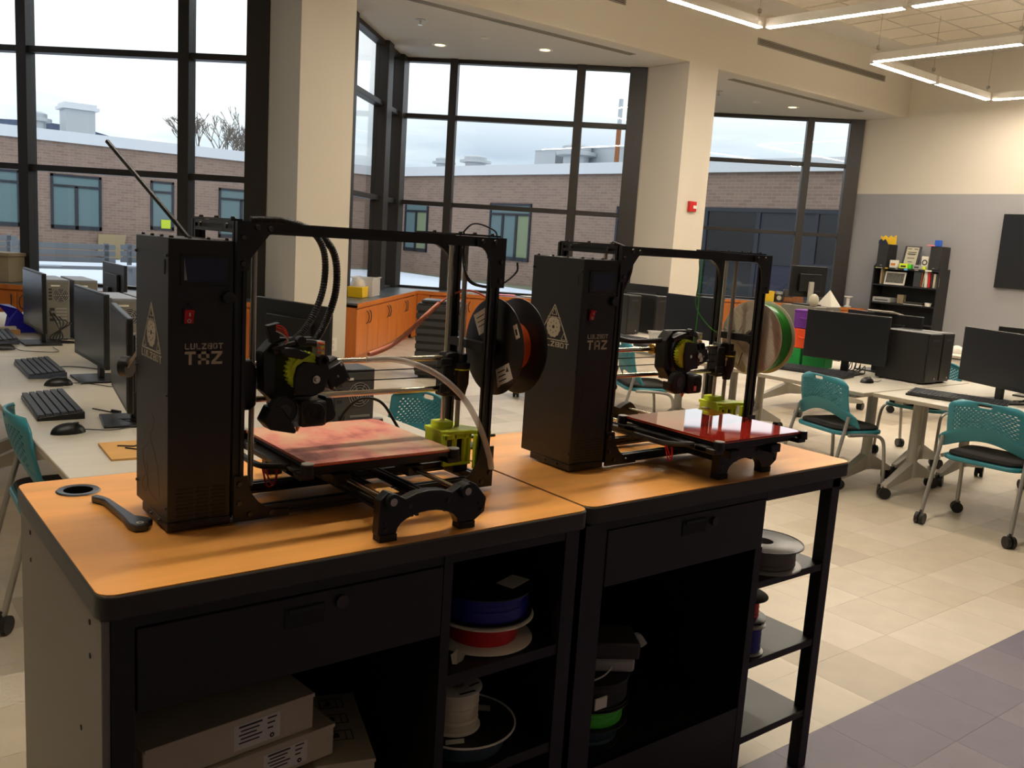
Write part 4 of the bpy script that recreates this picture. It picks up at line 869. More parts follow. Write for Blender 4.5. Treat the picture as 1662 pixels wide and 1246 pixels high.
MB().box(1.003, 1.017, 1.475, 2.135, .02, .953).build('divider', 'black', b1)
MB().box(.393, 1.36, 1.454, 1.475, .934, .953).build('top_rail', 'black', b1)
d = MB().box(.397, .997, 1.450, 1.47, .781, .931).box(.41, .985, 1.47, 2.0, .79, .80).build('drawer', 'black', b1, bevel=.002)
MB().box(.652, .732, 1.447, 1.452, .873, .911).build('handle', 'black_matte', d, bevel=.002); MB().box(.66, .724, 1.444, 1.448, .902, .910).build('handle_lip', 'black_plastic', d)
MB().cyl((.766, 1.452, .906), (.766, 1.442, .906), .013, n=16).build('lock', 'bolt', d)
MB().box(.357, 1.003, 1.47, 2.135, .27, .285).box(.357, 1.003, 1.455, 1.47, .02, .285).build('bottom_shelf', 'black', b1)
for z in (.682, .436, .19): MB().box(1.022, 1.33, 1.456, 2.135, z-.025, z).build('shelf', 'black', b1)
MB().lathe([(.030, -.02), (.030, .0025), (.042, .0035), (.045, .0005)], (.44, 2.055, ZT), n=32).build('grommet', 'pcgrey', b1); MB().lathe([(0, .0006), (.031, .0006)], (.44, 2.055, ZT), n=28).build('cable_hole', 'void', b1)
b2 = thing('workbench', 'black steel workbench with maple top and open end shelves under the second printer', 'workbench', (0, 0, 0), group='printer workbenches')
edge_top(b2, 1.397, 2.484, Y0+.012, Y1+.01, ZT)
MB().box(1.40, 1.414, 1.466, 2.16, .02, .953).build('side_panel', 'black', b2); MB().box(2.07, 2.086, 1.466, 2.16, .02, .953).build('side_panel', 'black', b2); MB().box(1.414, 2.07, 2.146, 2.16, .02, .953).build('back_panel', 'black', b2)
MB().box(1.40, 1.468, 1.462, 1.484, .02, .953).build('stile', 'black', b2); MB().box(1.468, 2.086, 1.464, 1.484, .934, .953).build('top_rail', 'black', b2); MB().box(2.058, 2.088, 1.463, 1.484, .02, .79).build('stile', 'black', b2)
d = MB().box(1.472, 2.080, 1.460, 1.48, .790, .932).box(1.48, 2.06, 1.48, 2.0, .80, .81).build('drawer', 'black', b2, bevel=.002)
MB().box(1.734, 1.826, 1.457, 1.461, .878, .918).build('handle', 'black_matte', d, bevel=.002); MB().box(1.742, 1.818, 1.453, 1.458, .909, .917).build('handle_lip', 'black_plastic', d); MB().cyl((1.856, 1.461, .902), (1.856, 1.451, .902), .012, n=16).build('lock', 'bolt', d)
MB().box(1.414, 2.07, 1.47, 2.146, .295, .31).box(1.468, 2.07, 1.464, 1.478, .02, .31).build('bottom_shelf', 'black', b2)
MB().box(2.405, 2.447, 1.463, 1.503, 0, .953).build('leg', 'black', b2, bevel=.002); MB().box(2.405, 2.447, 2.11, 2.15, 0, .953).build('leg', 'black', b2, bevel=.002)
MB().box(2.086, 2.447, 1.463, 1.48, .925, .955).box(2.43, 2.447, 1.503, 2.11, .925, .955).build('apron', 'black', b2)
for z in (.684, .440, .203): MB().box(2.087, 2.425, 1.466, 2.15, z-.022, z).build('shelf', 'black', b2, bevel=.002)

# ================================================================== spools
def spool(name, label, cat, loc, R, wd, fk, ck, hole=.03, core=None, axis='z', rot=(0, 0, 0), labels=(), flat=True, loose=None):
    """flanged spool with a wound coil; local axis z is the spool axis, base at z = 0"""
    o = thing(name, label, cat, loc); o.rotation_euler = rot; core = core or R*.82; t = .005
    for z in (0, wd-t):
        f = MB().lathe([(hole, z), (R-.003, z), (R, z+.0015), (R, z+t-.0015), (R-.003, z+t), (hole, z+t), (hole, z)], n=56).build('flange', fk, o)
        if z > 0: top = f
    c = [(hole+.002, t)]; n = max(4, int((wd-2*t)/.006))
    for k in range(n+1):
        z = t + (wd-2*t)*k/n; c.append((core + (.0012 if k % 2 else -.0008) + random.uniform(-.001, .001), z))
    MB().lathe(c + [(hole+.002, wd-t)], n=56).build('filament_coil', ck, o)
    MB().lathe([(hole, t), (hole+.003, t), (hole+.003, wd-t), (hole, wd-t), (hole, t)], n=32).build('hub', fk, o)
    return o
def stick(o, pts, k, z, nm='label'): return MB().prism(pts, 'z', z, z+.0008).build(nm, k, o, smooth=False)
SPG = 'filament spools stored under the workbenches'
s = spool('filament_spool', 'red filament spool with wide cream flanges, upper shelf of the first workbench', 'spool', (1.205, 1.582, .684), .118, .062, 'spoolbeige', 'redfil', core=.082)
s = spool('filament_spool', 'deep blue filament spool with black flanges lying on the red one', 'spool', (1.205, 1.585, .748), .115, .066, 'spoolblack', 'bluefil', core=.104)
stick(s, [(.03, -.07), (.10, -.045), (.083, .0), (.015, -.025)], 'paper', .0661)
s = spool('filament_spool', 'large black and green filament spool with a white rim, middle shelf of the first workbench', 'spool', (1.148, 1.565, .438), .125, .055, 'spoolblack', 'darkteal', core=.10); MB().lathe([(.1235, .055), (.127, .055), (.127, .0585), (.1235, .0585), (.1235, .055)], n=64).build('white_rim', 'white', s); stick(s, [(-.09, -.07), (-.05, -.085), (-.04, -.07), (-.08, -.055)], 'paper', .0555); stick(s, [(.05, .02), (.08, -.005), (.095, .015), (.065, .04)], 'print', .0555)
s = spool('filament_spool', 'small cream filament spool standing on the white-rimmed black spool', 'spool', (1.118, 1.555, .4975), .062, .098, 'white', 'whitefil', core=.055, hole=.02); stick(s, [(-.05, -.01), (-.035, -.012), (-.034, .008), (-.048, .01)], 'ink', .0985, 'print_mark'); stick(s, [(.02, -.03), (.05, -.026), (.048, -.022), (.02, -.026)], 'ink', .0985, 'print_mark'); stick(s, [(-.02, -.05), (.02, -.053), (.02, -.047), (-.02, -.045)], 'ink', .0985, 'print_mark')
o = thing('torn_paper', 'scrap of torn cream paper beside the red spool', 'paper scrap', (1.078, 1.487, .683)); q = MB(); q.add([(-.02, 0, .004), (0, .01, .03), (-.008, 0, .001), (.01, -.006, .024), (.022, .004, .03), (.012, .006, .002), (-.024, .002, .026)], [(0, 2, 1), (0, 1, 6), (2, 5, 3), (5, 4, 3), (1, 2, 3)]); q.build('scrap', 'print', o, smooth=False)
s = spool('filament_spool', 'dark teal filament spool lowest of the stack in the second workbench', 'spool', (1.585, 1.60, .311), .095, .056, 'spoolblack', 'darkteal', core=.082)
s = spool('filament_spool', 'bright green filament spool in the second workbench opening', 'spool', (1.585, 1.60, .369), .11, .058, 'spoolblack', 'limefil', core=.094)
s = spool('filament_spool', 'black filament spool on the bright green one with a white label', 'spool', (1.585, 1.605, .429), .112, .07, 'spoolblack', 'ink', core=.105); MB().box(-.075, -.035, -.112, -.108, .015, .045).build('label', 'paper', s)
MB().tube(spline([(-.09, -.07, .07), (-.03, -.09, .09), (.05, -.04, .085), (.08, .03, .08)], 8), .0022, 6).build('loose_end', 'white', s); MB().tube(spline([(-.09, -.08, .06), (-.04, -.06, .08), (-.03, 0, .10)], 8), .0022, 6).build('loose_end', 'white', s)
o = thing('dark_gift_box', 'dark brown lidded box in a clear bag on the black spool', 'box', (1.635, 1.585, .5005), radians(-32)); MB().box(-.07, .07, -.06, .06, .04, .085).build('lid', 'markdark', o, bevel=.006); MB().box(-.062, .062, -.053, .053, 0, .04).build('wrapped_base', 'clearbin', o, bevel=.01); MB().tube(spline([(.06, .04, .03), (.09, .06, .05), (.11, .05, .03)], 5), .012, 6, radii=None).build('bag_tail', 'clearbin', o)
s = spool('filament_spool', 'grey filament spool with a shiny top flange on the open end shelf', 'spool', (2.235, 1.565, .685), .118, .068, 'spoolgrey', 'greyfil', core=.098)
MB().lathe([(.116, .0), (.1195, .0), (.1195, .0035), (.116, .0035), (.116, 0)], (0, 0, .066), n=56).build('dark_rim', 'spoolblack', s)
s = spool('filament_spool', 'grey-flanged spool with blue filament on the second open end shelf', 'spool', (2.148, 1.53, .441), .056, .088, 'spoolgrey', 'bluefil', core=.046, hole=.013)
for a in (-60, 20, 140): stick(s, [(.027*cos(radians(a-18)), .027*sin(radians(a-18))), (.044*cos(radians(a-14)), .044*sin(radians(a-14))), (.044*cos(radians(a+14)), .044*sin(radians(a+14))), (.027*cos(radians(a+18)), .027*sin(radians(a+18)))], 'ink', .0881, 'window')
s = spool('filament_spool', 'small red filament spool with a dark flange perched on the blue one', 'spool', (2.165, 1.565, .531), .074, .07, 'spoolblack', 'redfil', core=.05, hole=.02)

# white cartons in the opening of the first workbench
def carton(loc, rz, a, b_, h, label, mark):
    o = thing('white_carton', label, 'box', loc, rz, 'white cartons under the first workbench'); MB().box(-a, a, -b_, b_, 0, h).build('carton', 'carton', o, bevel=.003)
    MB().box(-a+.004, a+.002, -b_-.0015, b_, h-.006, h+.0025).build('lid_flap', 'carton', o, bevel=.001)
    if mark:
        MB().box(-.03+mark, .07+mark, -b_-.0012, -b_, h*.15, h*.85).build('label', 'paper', o)
        for k in range(5): MB().box(-.02+mark+.004*(k % 2), .03+mark-.006*(k % 3), -b_-.002, -b_-.0011, h*(.75-.11*k), h*((.80 if k == 0 else .785)-.11*k)).build('printed_line', 'markdark', o)
        for k in range(3): MB().box(.042+mark, .062+mark-.004*k, -b_-.002, -b_-.0011, h*(.75-.14*k), h*(.79-.14*k)).build('printed_line', 'markdark', o)
        MB().lathe([(.002, -.002), (.005, -.002), (.005, -.0011), (.002, -.0011)], (.052+mark, -b_, h*.26), 'y', 14).build('round_mark', 'ink', o)
    return o
carton((.545, 1.80, .2855), radians(4), .125, .20, .082, 'lowest wide white carton on the floor of the first workbench', 0)
carton((.54, 1.80, .371), radians(3), .12, .20, .118, 'plain white carton second from the bottom under the drawer', 0)
carton((.632, 1.775, .492), radians(6), .185, .20, .068, 'white carton with a printed label beneath the topmost one', .05)
carton((.592, 1.78, .564), radians(6), .178, .20, .076, 'topmost white carton with a printed label under the drawer', .03)
o = carton((.893, 1.70, .2855), radians(-18), .064, .145, .198, 'tall white carton with three handling symbols beside the stack', 0)
for k in range(3):
    f = MB().box(-.022, .034, .08-.07*k, .082-.07*k, .2006, .2012).box(-.022, .034, .118-.07*k, .12-.07*k, .2006, .2012).box(-.022, -.020, .08-.07*k, .12-.07*k, .2006, .2012).box(.032, .034, .08-.07*k, .12-.07*k, .2006, .2012).box(.018, .0195, .08-.07*k, .12-.07*k, .2006, .2012).prism([(-.012, .092-.07*k), (.004, .092-.07*k), (.004, .108-.07*k), (-.004, .112-.07*k)], 'z', .2006, .2012); f.build('handling_symbol', 'ink', o)
# wrench
o = thing('flat_wrench', 'dark grey printed wrench lying by the first printer tower', 'wrench', (.478, 1.84, ZT+.0005), radians(2))
MB().prism([(-.028, .125), (-.016, .128), (-.008, .11), (-.002, .09), (.008, -.045), (.026, -.068), (.03, -.085), (.018, -.09), (.016, -.105), (.002, -.116), (-.013, -.112), (-.019, -.09), (-.015, -.04), (-.016, .085), (-.03, .112)], 'z', 0, .014).build('handle_and_jaw', 'pcgrey', o, bevel=.003)
MB().lathe([(.004, .0142), (.007, .0142), (.007, .0147), (.004, .0147)], (.001, -.098, 0), n=14).build('round_mark', 'paper', o)

# ================================================================== printers
def profile_bar(p0, p1, w_=.022):
    """slotted aluminium profile, built as a cross section swept along the bar"""
    p0 = Vector(p0); p1 = Vector(p1); d = (p1-p0).normalized(); a = d.cross(Vector((0, 0, 1))); a = a.normalized() if a.length > 1e-3 else Vector((1, 0, 0)); b = a.cross(d); h = w_/2; s = w_*.16; k = w_*.2
    sec = []
    for q in range(4):
        c, n = [(1, 0), (0, 1), (-1, 0), (0, -1)][q], [(0, 1), (-1, 0), (0, -1), (1, 0)][q]
        for t, u in ((-h, h), (-s, h), (-s, h-k), (s, h-k), (s, h)): sec.append((c[0]*u+n[0]*t, c[1]*u+n[1]*t))
    m = MB(); n = len(sec); vs = [p + a*x + b*y for p in (p0, p1) for x, y in sec]
    m.add(vs, [(i, (i+1) % n, n+(i+1) % n, n+i) for i in range(n)] + [tuple(range(n-1, -1, -1)), tuple(range(n, 2*n))]); return m
def bolts(parent, pts, axis='y', r=.006, k='bolt'):
    m = MB()
    for p in pts:
        c = Vector(p); dv = {'y': Vector((0, -.004, 0)), 'x': Vector((-.004, 0, 0)), 'z': Vector((0, 0, .004))}[axis]; m.cyl(c, c+dv, r, r*.75, n=10)
    o = m.build('bolts', k, parent); o['kind'] = 'stuff'; return o
def gear(c, r, wd, n, axis='y'):
    o = []
    for i in range(n):
        a = 2*pi*i/n
        for f, q in ((-.28, .93), (-.16, 1.03), (.16, 1.03), (.28, .93)): o.append((c[0]+r*q*cos(a+f*2*pi/n), c[2]+r*q*sin(a+f*2*pi/n)))
    return MB().prism(o, 'y', c[1]-wd/2, c[1]+wd/2)
def printer(loc, label, bed_y, hx, hz, bed_k, first):
    o = thing('printer', label, 'printer', loc, group='two desktop 3D printers on the workbenches')
    # --- control tower
    t = MB().box(0, .122, .0, .207, .022, .562).box(.0, .122, 0, .165, .004, .022).build('control_tower', 'black', o, bevel=.002)
    MB().box(.021, .112, -.003, .001, .476, .534).build('display_bezel', 'black_plastic', t, bevel=.002); MB().box(.030, .105, -.0036, -.003, .484, .527).build('display', 'lcd', t)
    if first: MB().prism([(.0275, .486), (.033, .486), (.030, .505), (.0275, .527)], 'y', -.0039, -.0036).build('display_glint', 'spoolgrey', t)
    MB().cyl((.110, 0, .455), (.110, -.010, .455), .0125, n=28).lathe([(.0125, -.010), (.011, -.012), (0, -.012)], (.110, 0, .455), 'y', 28).build('control_knob', 'black_plastic', t)
    sw = MB().box(.026, .047, -.003, 0, .404, .434).build('power_switch', 'black_plastic', t)
    MB().prism([(-.011, .431), (-.005, .418), (-.004, .406), (-.002, .406), (-.002, .432)], 'x', .028, .045).build('rocker', 'red', sw)
    MB().box(.0355, .0375, -.0105, -.008, .420, .4265).build('on_mark', 'paper', sw); MB().lathe([(.0024, -.0062), (.0036, -.0062), (.0036, -.005), (.0024, -.005)], (.0365, 0, .411), 'y', 16).build('off_mark', 'paper', sw)
    letters('ON', .0325, .440, .0008, .0009, 'markdark', t); letters('OFF', .031, .393, .0008, .0009, 'markdark', t)
    letters('LULZBOT', .030, .3565, .00232, .0023, 'print', t); letters('TAZ', .030, .3275, .0055, .0050, 'print', t)
    # slanted emblem on the side panel: triangle, toothed wheel, small triangles, name
    e = MB(); yc = .103; zb = .343; zt = .436; hw = .060
    def tri(y0, z0, y1, z1, y2, z2, t_):
        for (a, b), (c, d) in (((y0, z0), (y1, z1)), ((y1, z1), (y2, z2)), ((y2, z2), (y0, z0))): e.bar((-.0006, a, b), (-.0006, c, d), t_, .0006)
    P_ = [(yc-hw, zb), (yc+hw, zb), (yc, zt)]
    def seg2(a, b, t_):
        dy, dz = b[0]-a[0], b[1]-a[1]; l = math.hypot(dy, dz); ny, nz = -dz/l*t_/2, dy/l*t_/2
        e.prism([(a[0]+ny, a[1]+nz), (b[0]+ny, b[1]+nz), (b[0]-ny, b[1]-nz), (a[0]-ny, a[1]-nz)], 'x', -.0008, 0)
    for i in range(3): seg2(P_[i], P_[(i+1) % 3], .0025)
    for c, q in (((yc, zt-.019), .012), ((yc-hw+.016, zb+.011), .012), ((yc+hw-.016, zb+.011), .012)):
        T_ = [(c[0]-q*.8, c[1]-q*.6), (c[0]+q*.8, c[1]-q*.6), (c[0], c[1]+q*.9)]
        for i in range(3): seg2(T_[i], T_[(i+1) % 3], .0016)
    seg2((yc-.026, zt-.034), (yc+.026, zt-.034), .002)
    g = []
    for i in range(24):
        a = 2*pi*i/24; r_ = .029 if i % 2 else .0265; g.append((yc+r_*cos(a), zb+.034+r_*sin(a)))
    e.prism(g, 'x', -.0008, 0); e.build('emblem', 'print', t, smooth=False)
    h = MB(); h.prism(arc2(yc, zb+.034, .0045, 0, 330, 10), 'x', -.0012, -.0008)
    for i in range(8):
        a = 2*pi*i/8; h.prism(arc2(yc+.015*cos(a), zb+.034+.015*sin(a), .0016, 0, 315, 7), 'x', -.0012, -.0008)
    h.build('emblem_marks', 'black', t, smooth=False)
    letters('LULZBOT', .167, .3245, .00412, .0029, 'print', t, side=True)
    mk = MB()
    if first:
        for pts in ([(.10, .22), (.085, .20), (.11, .17), (.08, .14), (.06, .11), (.05, .06)], [(.13, .15), (.16, .13), (.15, .10), (.13, .11), (.12, .06), (.07, .05)], [(.15, .08), (.165, .06), (.14, .05), (.13, .075), (.15, .10)]): mk.tube(spline([(.0039, y, z) for y, z in pts], 6), 0.0045, 8)
        mk.build('tentacle_print', 'faintprint', t)
    else:
        for pts in ([(.045, .205), (.04, .225), (.025, .22), (.03, .205), (.02, .19), (.022, .165)], [(.03, .14), (.02, .12), (.028, .10), (.04, .11), (.045, .125)], [(.05, .165), (.06, .16), (.06, .17)], [(.02, .165), (.012, .15)]): mk.tube(spline([(x, .0017, z) for x, z in pts], 6), .0022, 8)
        mk.build('scroll_print', 'ink', t)
    sl = MB()
    for k in range(10):
        for x0, x1 in ((.014, .048), (.052, .078), (.082, .112)): sl.box(x0+(.003 if k % 2 else 0), x1, -.0008, 0, .016+k*.0075, .0198+k*.0075)
    sl.build('vent_slots', 'black_matte', t, smooth=False)
    bolts(t, [(0, y, z) for y, z in ((.20, .53), (.198, .30), (.198, .06), (.006, .53), (.006, .27), (.008, .05), (.10, .015), (.05, .015))], 'x', .0035); bolts(t, [(.01+.035*k, .02+.0*k, .562) for k in range(4)], 'z', .004); bolts(t, [(.012, .06*k+.02, .562) for k in range(4)], 'z', .004)
    MB().box(-.0012, 0, .018, .024, .495, .522).build('card_slot', 'ink', t)
    # --- frame
    zt_ = .589
    for p0, p1 in (((.137, .011, .02), (.137, .011, .60)), ((.747, .011, .01), (.747, .011, .60)), ((.747, .172, .01), (.747, .172, .60)), ((.137, .245, .01), (.137, .245, .60))): profile_bar(p0, p1).build('post', 'black', o)
    for p0, p1 in (((.148, .011, zt_), (.736, .011, zt_)), ((.137, .172, zt_+.001), (.736, .172, zt_+.001)), ((.137, .022, zt_-.0005), (.137, .232, zt_-.0005)), ((.747, .022, zt_-.0005), (.747, .16, zt_-.0005))): profile_bar(p0, p1).build('beam', 'black', o)
    for p0, p1 in (((.148, .011, .020), (.736, .011, .020)), ((.148, .172, .020), (.736, .172, .020)), ((.137, .022, .020), (.137, .234, .020)), ((.747, .022, .020), (.747, .16, .020))): profile_bar(p0, p1).build('base_rail', 'black', o)
    def bracket(poly, bp, y=-.004):
        b_ = MB().prism(poly, 'y', y, y+.004).build('corner_bracket', 'black', o); bolts(b_, [(x, y, z) for x, z in bp])
    bracket([(.126, .601), (.203, .598), (.203, .580), (.190, .577), (.153, .530), (.150, .507), (.126, .506)], ((.166, .590), (.192, .588), (.138, .570), (.138, .520)))
    cv = [(.692 + .035*sin(radians(a)), .515 + .062*cos(radians(a))) for a in range(0, 91, 15)]
    bracket([(.768, .600), (.768, .485), (.729, .485)] + [(.727, .515)] + cv[::-1] + [(.685, .578), (.685, .600)], ((.700, .590), (.735, .590), (.755, .545), (.755, .50)))
    cv = [(.235 - .08*sin(radians(a)), .100 - .08*cos(radians(a))) for a in range(0, 91, 15)]
    bracket([(.127, .006), (.245, .006), (.245, .022)] + cv + [(.150, .10), (.127, .10)], ((.138, .085), (.138, .045), (.16, .02), (.205, .018)))
    cv = [(.652 + .075*sin(radians(a)), .098 - .075*cos(radians(a))) for a in range(0, 91, 15)]
    bracket([(.768, .006), (.768, .105), (.73, .105)] + cv[::-1] + [(.640, .022), (.640, .006)], ((.757, .085), (.757, .04), (.735, .02), (.69, .016)))
    bp = MB().box(.640, .768, .02, .19, .601, .605).build('top_plate', 'black', o); bolts(bp, [(.66, .03, .605), (.70, .03, .605), (.75, .03, .605), (.75, .15, .605), (.68, .17, .605)], 'z')
    bp = MB().box(.126, .150, .03, .25, .600, .604).build('top_plate', 'black', o); bolts(bp, [(.138, .05, .604), (.138, .14, .604), (.138, .23, .604)], 'z')
    bolts(o, [(.126, .05, .59), (.126, .20, .59)], 'x')
    # curved brace between rear post and rear beam
    cv = [(.652 + .082*sin(radians(a)), .505 + .075*cos(radians(a))) for a in range(0, 91, 12)]
    MB().prism([(q[0], q[1]) for q in cv] + [(q[0]+.012, q[1]+.010) for q in cv[::-1]], 'y', .158, .170).build('brace', 'black', o)
    # --- lift: rods, screws, motor mounts
    for x in (.172, .688):
        MB().cyl((x, .105, .06), (x, .105, .58), .0055, n=14).build('smooth_rod', 'steel', o)
    for x in (.20, .724):
        MB().cyl((x, .095, .05), (x, .095, .58), .0060, n=14).build('lead_screw', 'silver', o)
    for x0, x1, s in ((.655, .775, 1),):
        m = bpy.data.objects.new('motor_mount', None); col.objects.link(m); m.parent = o
        mb = MB().prism([(x0, .135), (x0, .055), (x0+.02, .045), (x1-.045, .040), (x1-.012, .018), (x1, .018), (x1, .055), (x1-.03, .10), (x1-.03, .135)], 'z', .128, .138)
        mb.prism(roundrect(x0+.012, x0+.055, .085, .13, .008, 3), 'z', .138, .152)
        mb.build('mount_plate', 'lime', m, bevel=.002)
        w_ = MB()
        for y, xa, xb in ((.046, x0+.002, x1-.04),):
            for p in (xa, xa+(xb-xa)*.36, xa+(xb-xa)*.72, xb-.008): w_.box(p, p+.009, y, y+.010, .058, .130)
            w_.box(xa, xb+.002, y, y+.010, .052, .060).box(xa, xb+.002, y, y+.010, .117, .129)
        w_.box(x1-.045, x1-.002, .020, .032, .045, .055).box(x1-.045, x1-.036, .020, .032, .05, .13).box(x1-.010, x1-.002, .018, .032, .045, .13).box(x1-.04, x1-.01, .020, .032, .112, .13)
        w_.box(x0, x0+.008, .05, .13, .08, .13).box(x0, x0+.008, .05, .13, .07, .08)
        w_.build('mount_wall', 'lime', m, bevel=.002)
        MB().box(x0+.045, x0+.088, .065, .108, .028, .125).build('stepper_motor', 'black_plastic', m, bevel=.003)
    m = MB().box(.148, .160, .05, .11, .122, .138).box(.148, .158, .05, .062, .07, .085).build('motor_mount', 'lime', o, bevel=.002); MB().box(.150, .166, .066, .10, .03, .12).build('stepper_motor', 'black_plastic', m)
    # --- carriage ends and rods
    zr1, zr2 = .308, .233
    for z in (zr1, zr2): MB().cyl((.145, .103, z), (.700, .103, z), .0068, n=16).build('cross_rod', 'steel', o)
    for z in (.284, .262): MB().box(.16, .70, .1, .102, z-.0012, z+.0012).build('drive_belt', 'black_matte', o)
    m = MB().prism([(.672, .215), (.672, .31), (.682, .322), (.712, .322), (.716, .31), (.716, .215)], 'y', .085, .122).box(.66, .69, .078, .086, .225, .25).box(.66, .69, .078, .086, .29, .31).build('carriage_end', 'black_plastic', o, bevel=.004)
    MB().lathe([(.0, .318), (.014, .318), (.014, .298), (.022, .296), (.022, .285), (.0205, .283), (.0205, .245), (.015, .225), (.012, .205), (0, .205)], (.724, .090, 0), n=28).build('nut_housing', 'black_plastic', m)
    MB().lathe([(.0215, .2795), (.0222, .2795), (.0222, .2825), (.0215, .2825)], (.724, .090, 0), n=28).build('lime_ring', 'lime', m); MB().box(.700, .705, .08, .084, .25, .265).cyl((.7, .078, .272), (.7, .085, .272), .006, n=10).build('idler_bolt', 'steel', m)
    MB().prism([(.150, .215), (.150, .32), (.195, .32), (.205, .30), (.205, .225), (.195, .215)], 'y', .08, .125).build('carriage_end', 'black_plastic', o, bevel=.004)
    # --- tool head
    H = bpy.data.objects.new('tool_head', None); col.objects.link(H); H.parent = o; H.location = (hx, .03, hz)
    MB().box(-.052, .045, .045, .062, -.085, .058).prism([(-.055, -.07), (-.075, -.05), (-.078, .03), (-.06, .05), (-.05, .058), (-.05, -.085)], 'y', .02, .06).build('back_plate', 'black_plastic', H, bevel=.003)
    MB().cyl((-.080, .073, .0), (-.064, .073, .0), .0155, n=18).build('rod_bushing', 'brass', H) if not first else MB().cyl((-.088, .073, .0), (-.078, .073, .0), .012, n=16).build('rod_bushing', 'brass', H)
    gx, gz = (-.004, -.012)
    if first:
        gear((.004, .006, -.006), .040, .012, 26).build('large_gear', 'lime', H); MB().lathe([(.0, -.002), (.03, -.002), (.032, .002)], (.004, -.002, -.006), 'y', 24).build('gear_web', 'lime', H)
        MB().prism([(-.016, .004), (.0, .014), (.03, .010), (.052, .012), (.058, -.012), (.046, -.05), (.02, -.06), (-.02, -.055), (-.022, -.02)], 'y', -.012, -.001).prism([(-.055, .034), (-.045, .046), (-.02, .044), (.012, .030), (-.008, .020), (-.04, .026)], 'y', -.018, .0).build('front_body', 'black_plastic', H, bevel=.003)
        MB().cyl((.022, -.012, -.022), (.022, -.022, -.022), .0085, n=14).cyl((.022, -.022, -.022), (.022, -.028, -.022), .005, n=6).build('hobbed_bolt', 'steel', H)
    else:
        MB().lathe([(.036, -.004), (.058, -.004), (.062, .006), (.062, .026), (.036, .026), (.036, -.004)], (0, .014, -.008), 'y', 36).build('gear_guard', 'black_plastic', H)
        gear((-.010, .002, -.006), .041, .014, 30).build('large_gear', 'lime', H)
        MB().prism([(-.022, .030), (.02, .026), (.03, .0), (.035, -.05), (-.02, -.055), (-.028, -.01)], 'y', -.014, -.005).build('front_body', 'black_plastic', H, bevel=.003)
        MB().cyl((-.006, -.014, -.012), (-.006, -.018, -.012), .005, n=10).cyl((.026, -.013, -.010), (.026, -.024, -.010), .009, n=14).cyl((.031, -.02, -.02), (.031, -.026, -.02), .007, n=10).build('hobbed_bolt', 'steel', H)
    MB().box(.028, .044, -.010, .016, .024, .056).build('idler_block', 'clearbin', H); MB().add([(0, 0, 0)], []) 
    sp_ = MB()
    for z in (.030, .040, .050)[:3 if first else 1]: sp_.cyl((.028, -.011, z+.004), (.043, -.011, z), .0022, n=8)
    sp_.build('idler_spring', 'orangefil', H); MB().prism([(.031, .047), (.041, .047), (.036, .039)], 'y', -.0135, -.0125).prism([(.034, .030), (.042, .030), (.038, .036)], 'y', -.0135, -.0125).build('green_marks', 'lime', H)
    MB().lathe([(.007, -.018), (.012, -.018), (.012, .012), (.007, .012)], (.040, 0, .016), 'y', 14).build('latch_tube', 'black_matte', H)
    # drive motor, turned on its corner
    mo_ = MB().box(-.026, .026, .0, .044, -.024, .024).build('drive_motor', 'black_plastic', H, bevel=.005); mo_.location = (.079, -.004, -.020) if first else (.082, .012, -.018); mo_.rotation_euler = (0, radians(-28 if first else -20), radians(0)); bolts(mo_, [(x, 0, z) for x in (-.018, .018) for z in (-.018, .018)] + [(0, 0, 0)], 'y', .0028, 'silver')
    mf = MB().box(-.027, .027, .030, .044, .014, .026).build('motor_top', 'pcgrey', mo_)
    # fans, ducts, nozzle
    MB().box(-.012, .048, -.026, .03, -.122, -.066).build('fan_housing', 'black_plastic', H, bevel=.008); MB().lathe([(.012, -.0285), (.023, -.0285), (.025, -.026)], (.018, 0, -.094), 'y', 24).cyl((.018, -.0285, -.094), (.018, -.026, -.094), .009, n=16).build('fan_ring', 'black_matte', H)
    bl = MB().lathe([(.0, -.012), (.026, -.012), (.030, -.008), (.030, .008), (.0, .008)], (-.045, -.006, -.085), 'y', 26).build('blower', 'black_plastic', H)
    MB().lathe([(.0, -.0135), (.0145, -.0135), (.0145, -.012)], (-.045, -.006, -.085), 'y', 22).build('blower_hub', 'pcgrey', bl)
    if first: MB().prism([(-.075, -.075), (-.05, -.078), (-.018, -.128), (-.022, -.134), (-.075, -.122), (-.09, -.105)], 'y', -.022, .02).build('cooling_duct', 'black_plastic', H, bevel=.003); MB().prism([(.045, -.06), (.06, -.062), (.072, -.10), (.066, -.112), (.046, -.118)], 'y', -.02, .02).build('cooling_duct', 'black_plastic', H, bevel=.003)
    else:
        MB().prism([(-.078, -.085), (-.05, -.09), (.045, -.075), (.05, -.115), (.02, -.122), (-.05, -.122), (-.075, -.11)], 'y', -.012, .02).build('cooling_duct', 'black_plastic', H, bevel=.004); MB().box(.006, .016, -.030, -.027, -.112, -.098).build('pink_label', 'pink', H)
    MB().cyl((-.008, .0, -.122), (-.008, .0, -.134), .006, .0015, n=10).build('nozzle', 'brass', H); MB().box(-.02, .004, -.012, .008, -.122, -.11).build('heater_block', 'silver', H)
    if first: MB().prism([(-.068, .052), (-.05, .060), (-.052, .095), (-.078, .088)], 'y', .0, .018).build('cable_bracket', 'black_plastic', H, bevel=.002)
    for k in range(4 if first else 0): MB().tube(spline([(-.06, .0, .090-.004*k), (-.045, -.004, .085-.005*k), (-.036, -.004, .068-.003*k), (-.04, .0, .048)], 6), .0016, 6).build('wire', ('redfil', 'orangefil', 'redfil', 'white')[k], H)
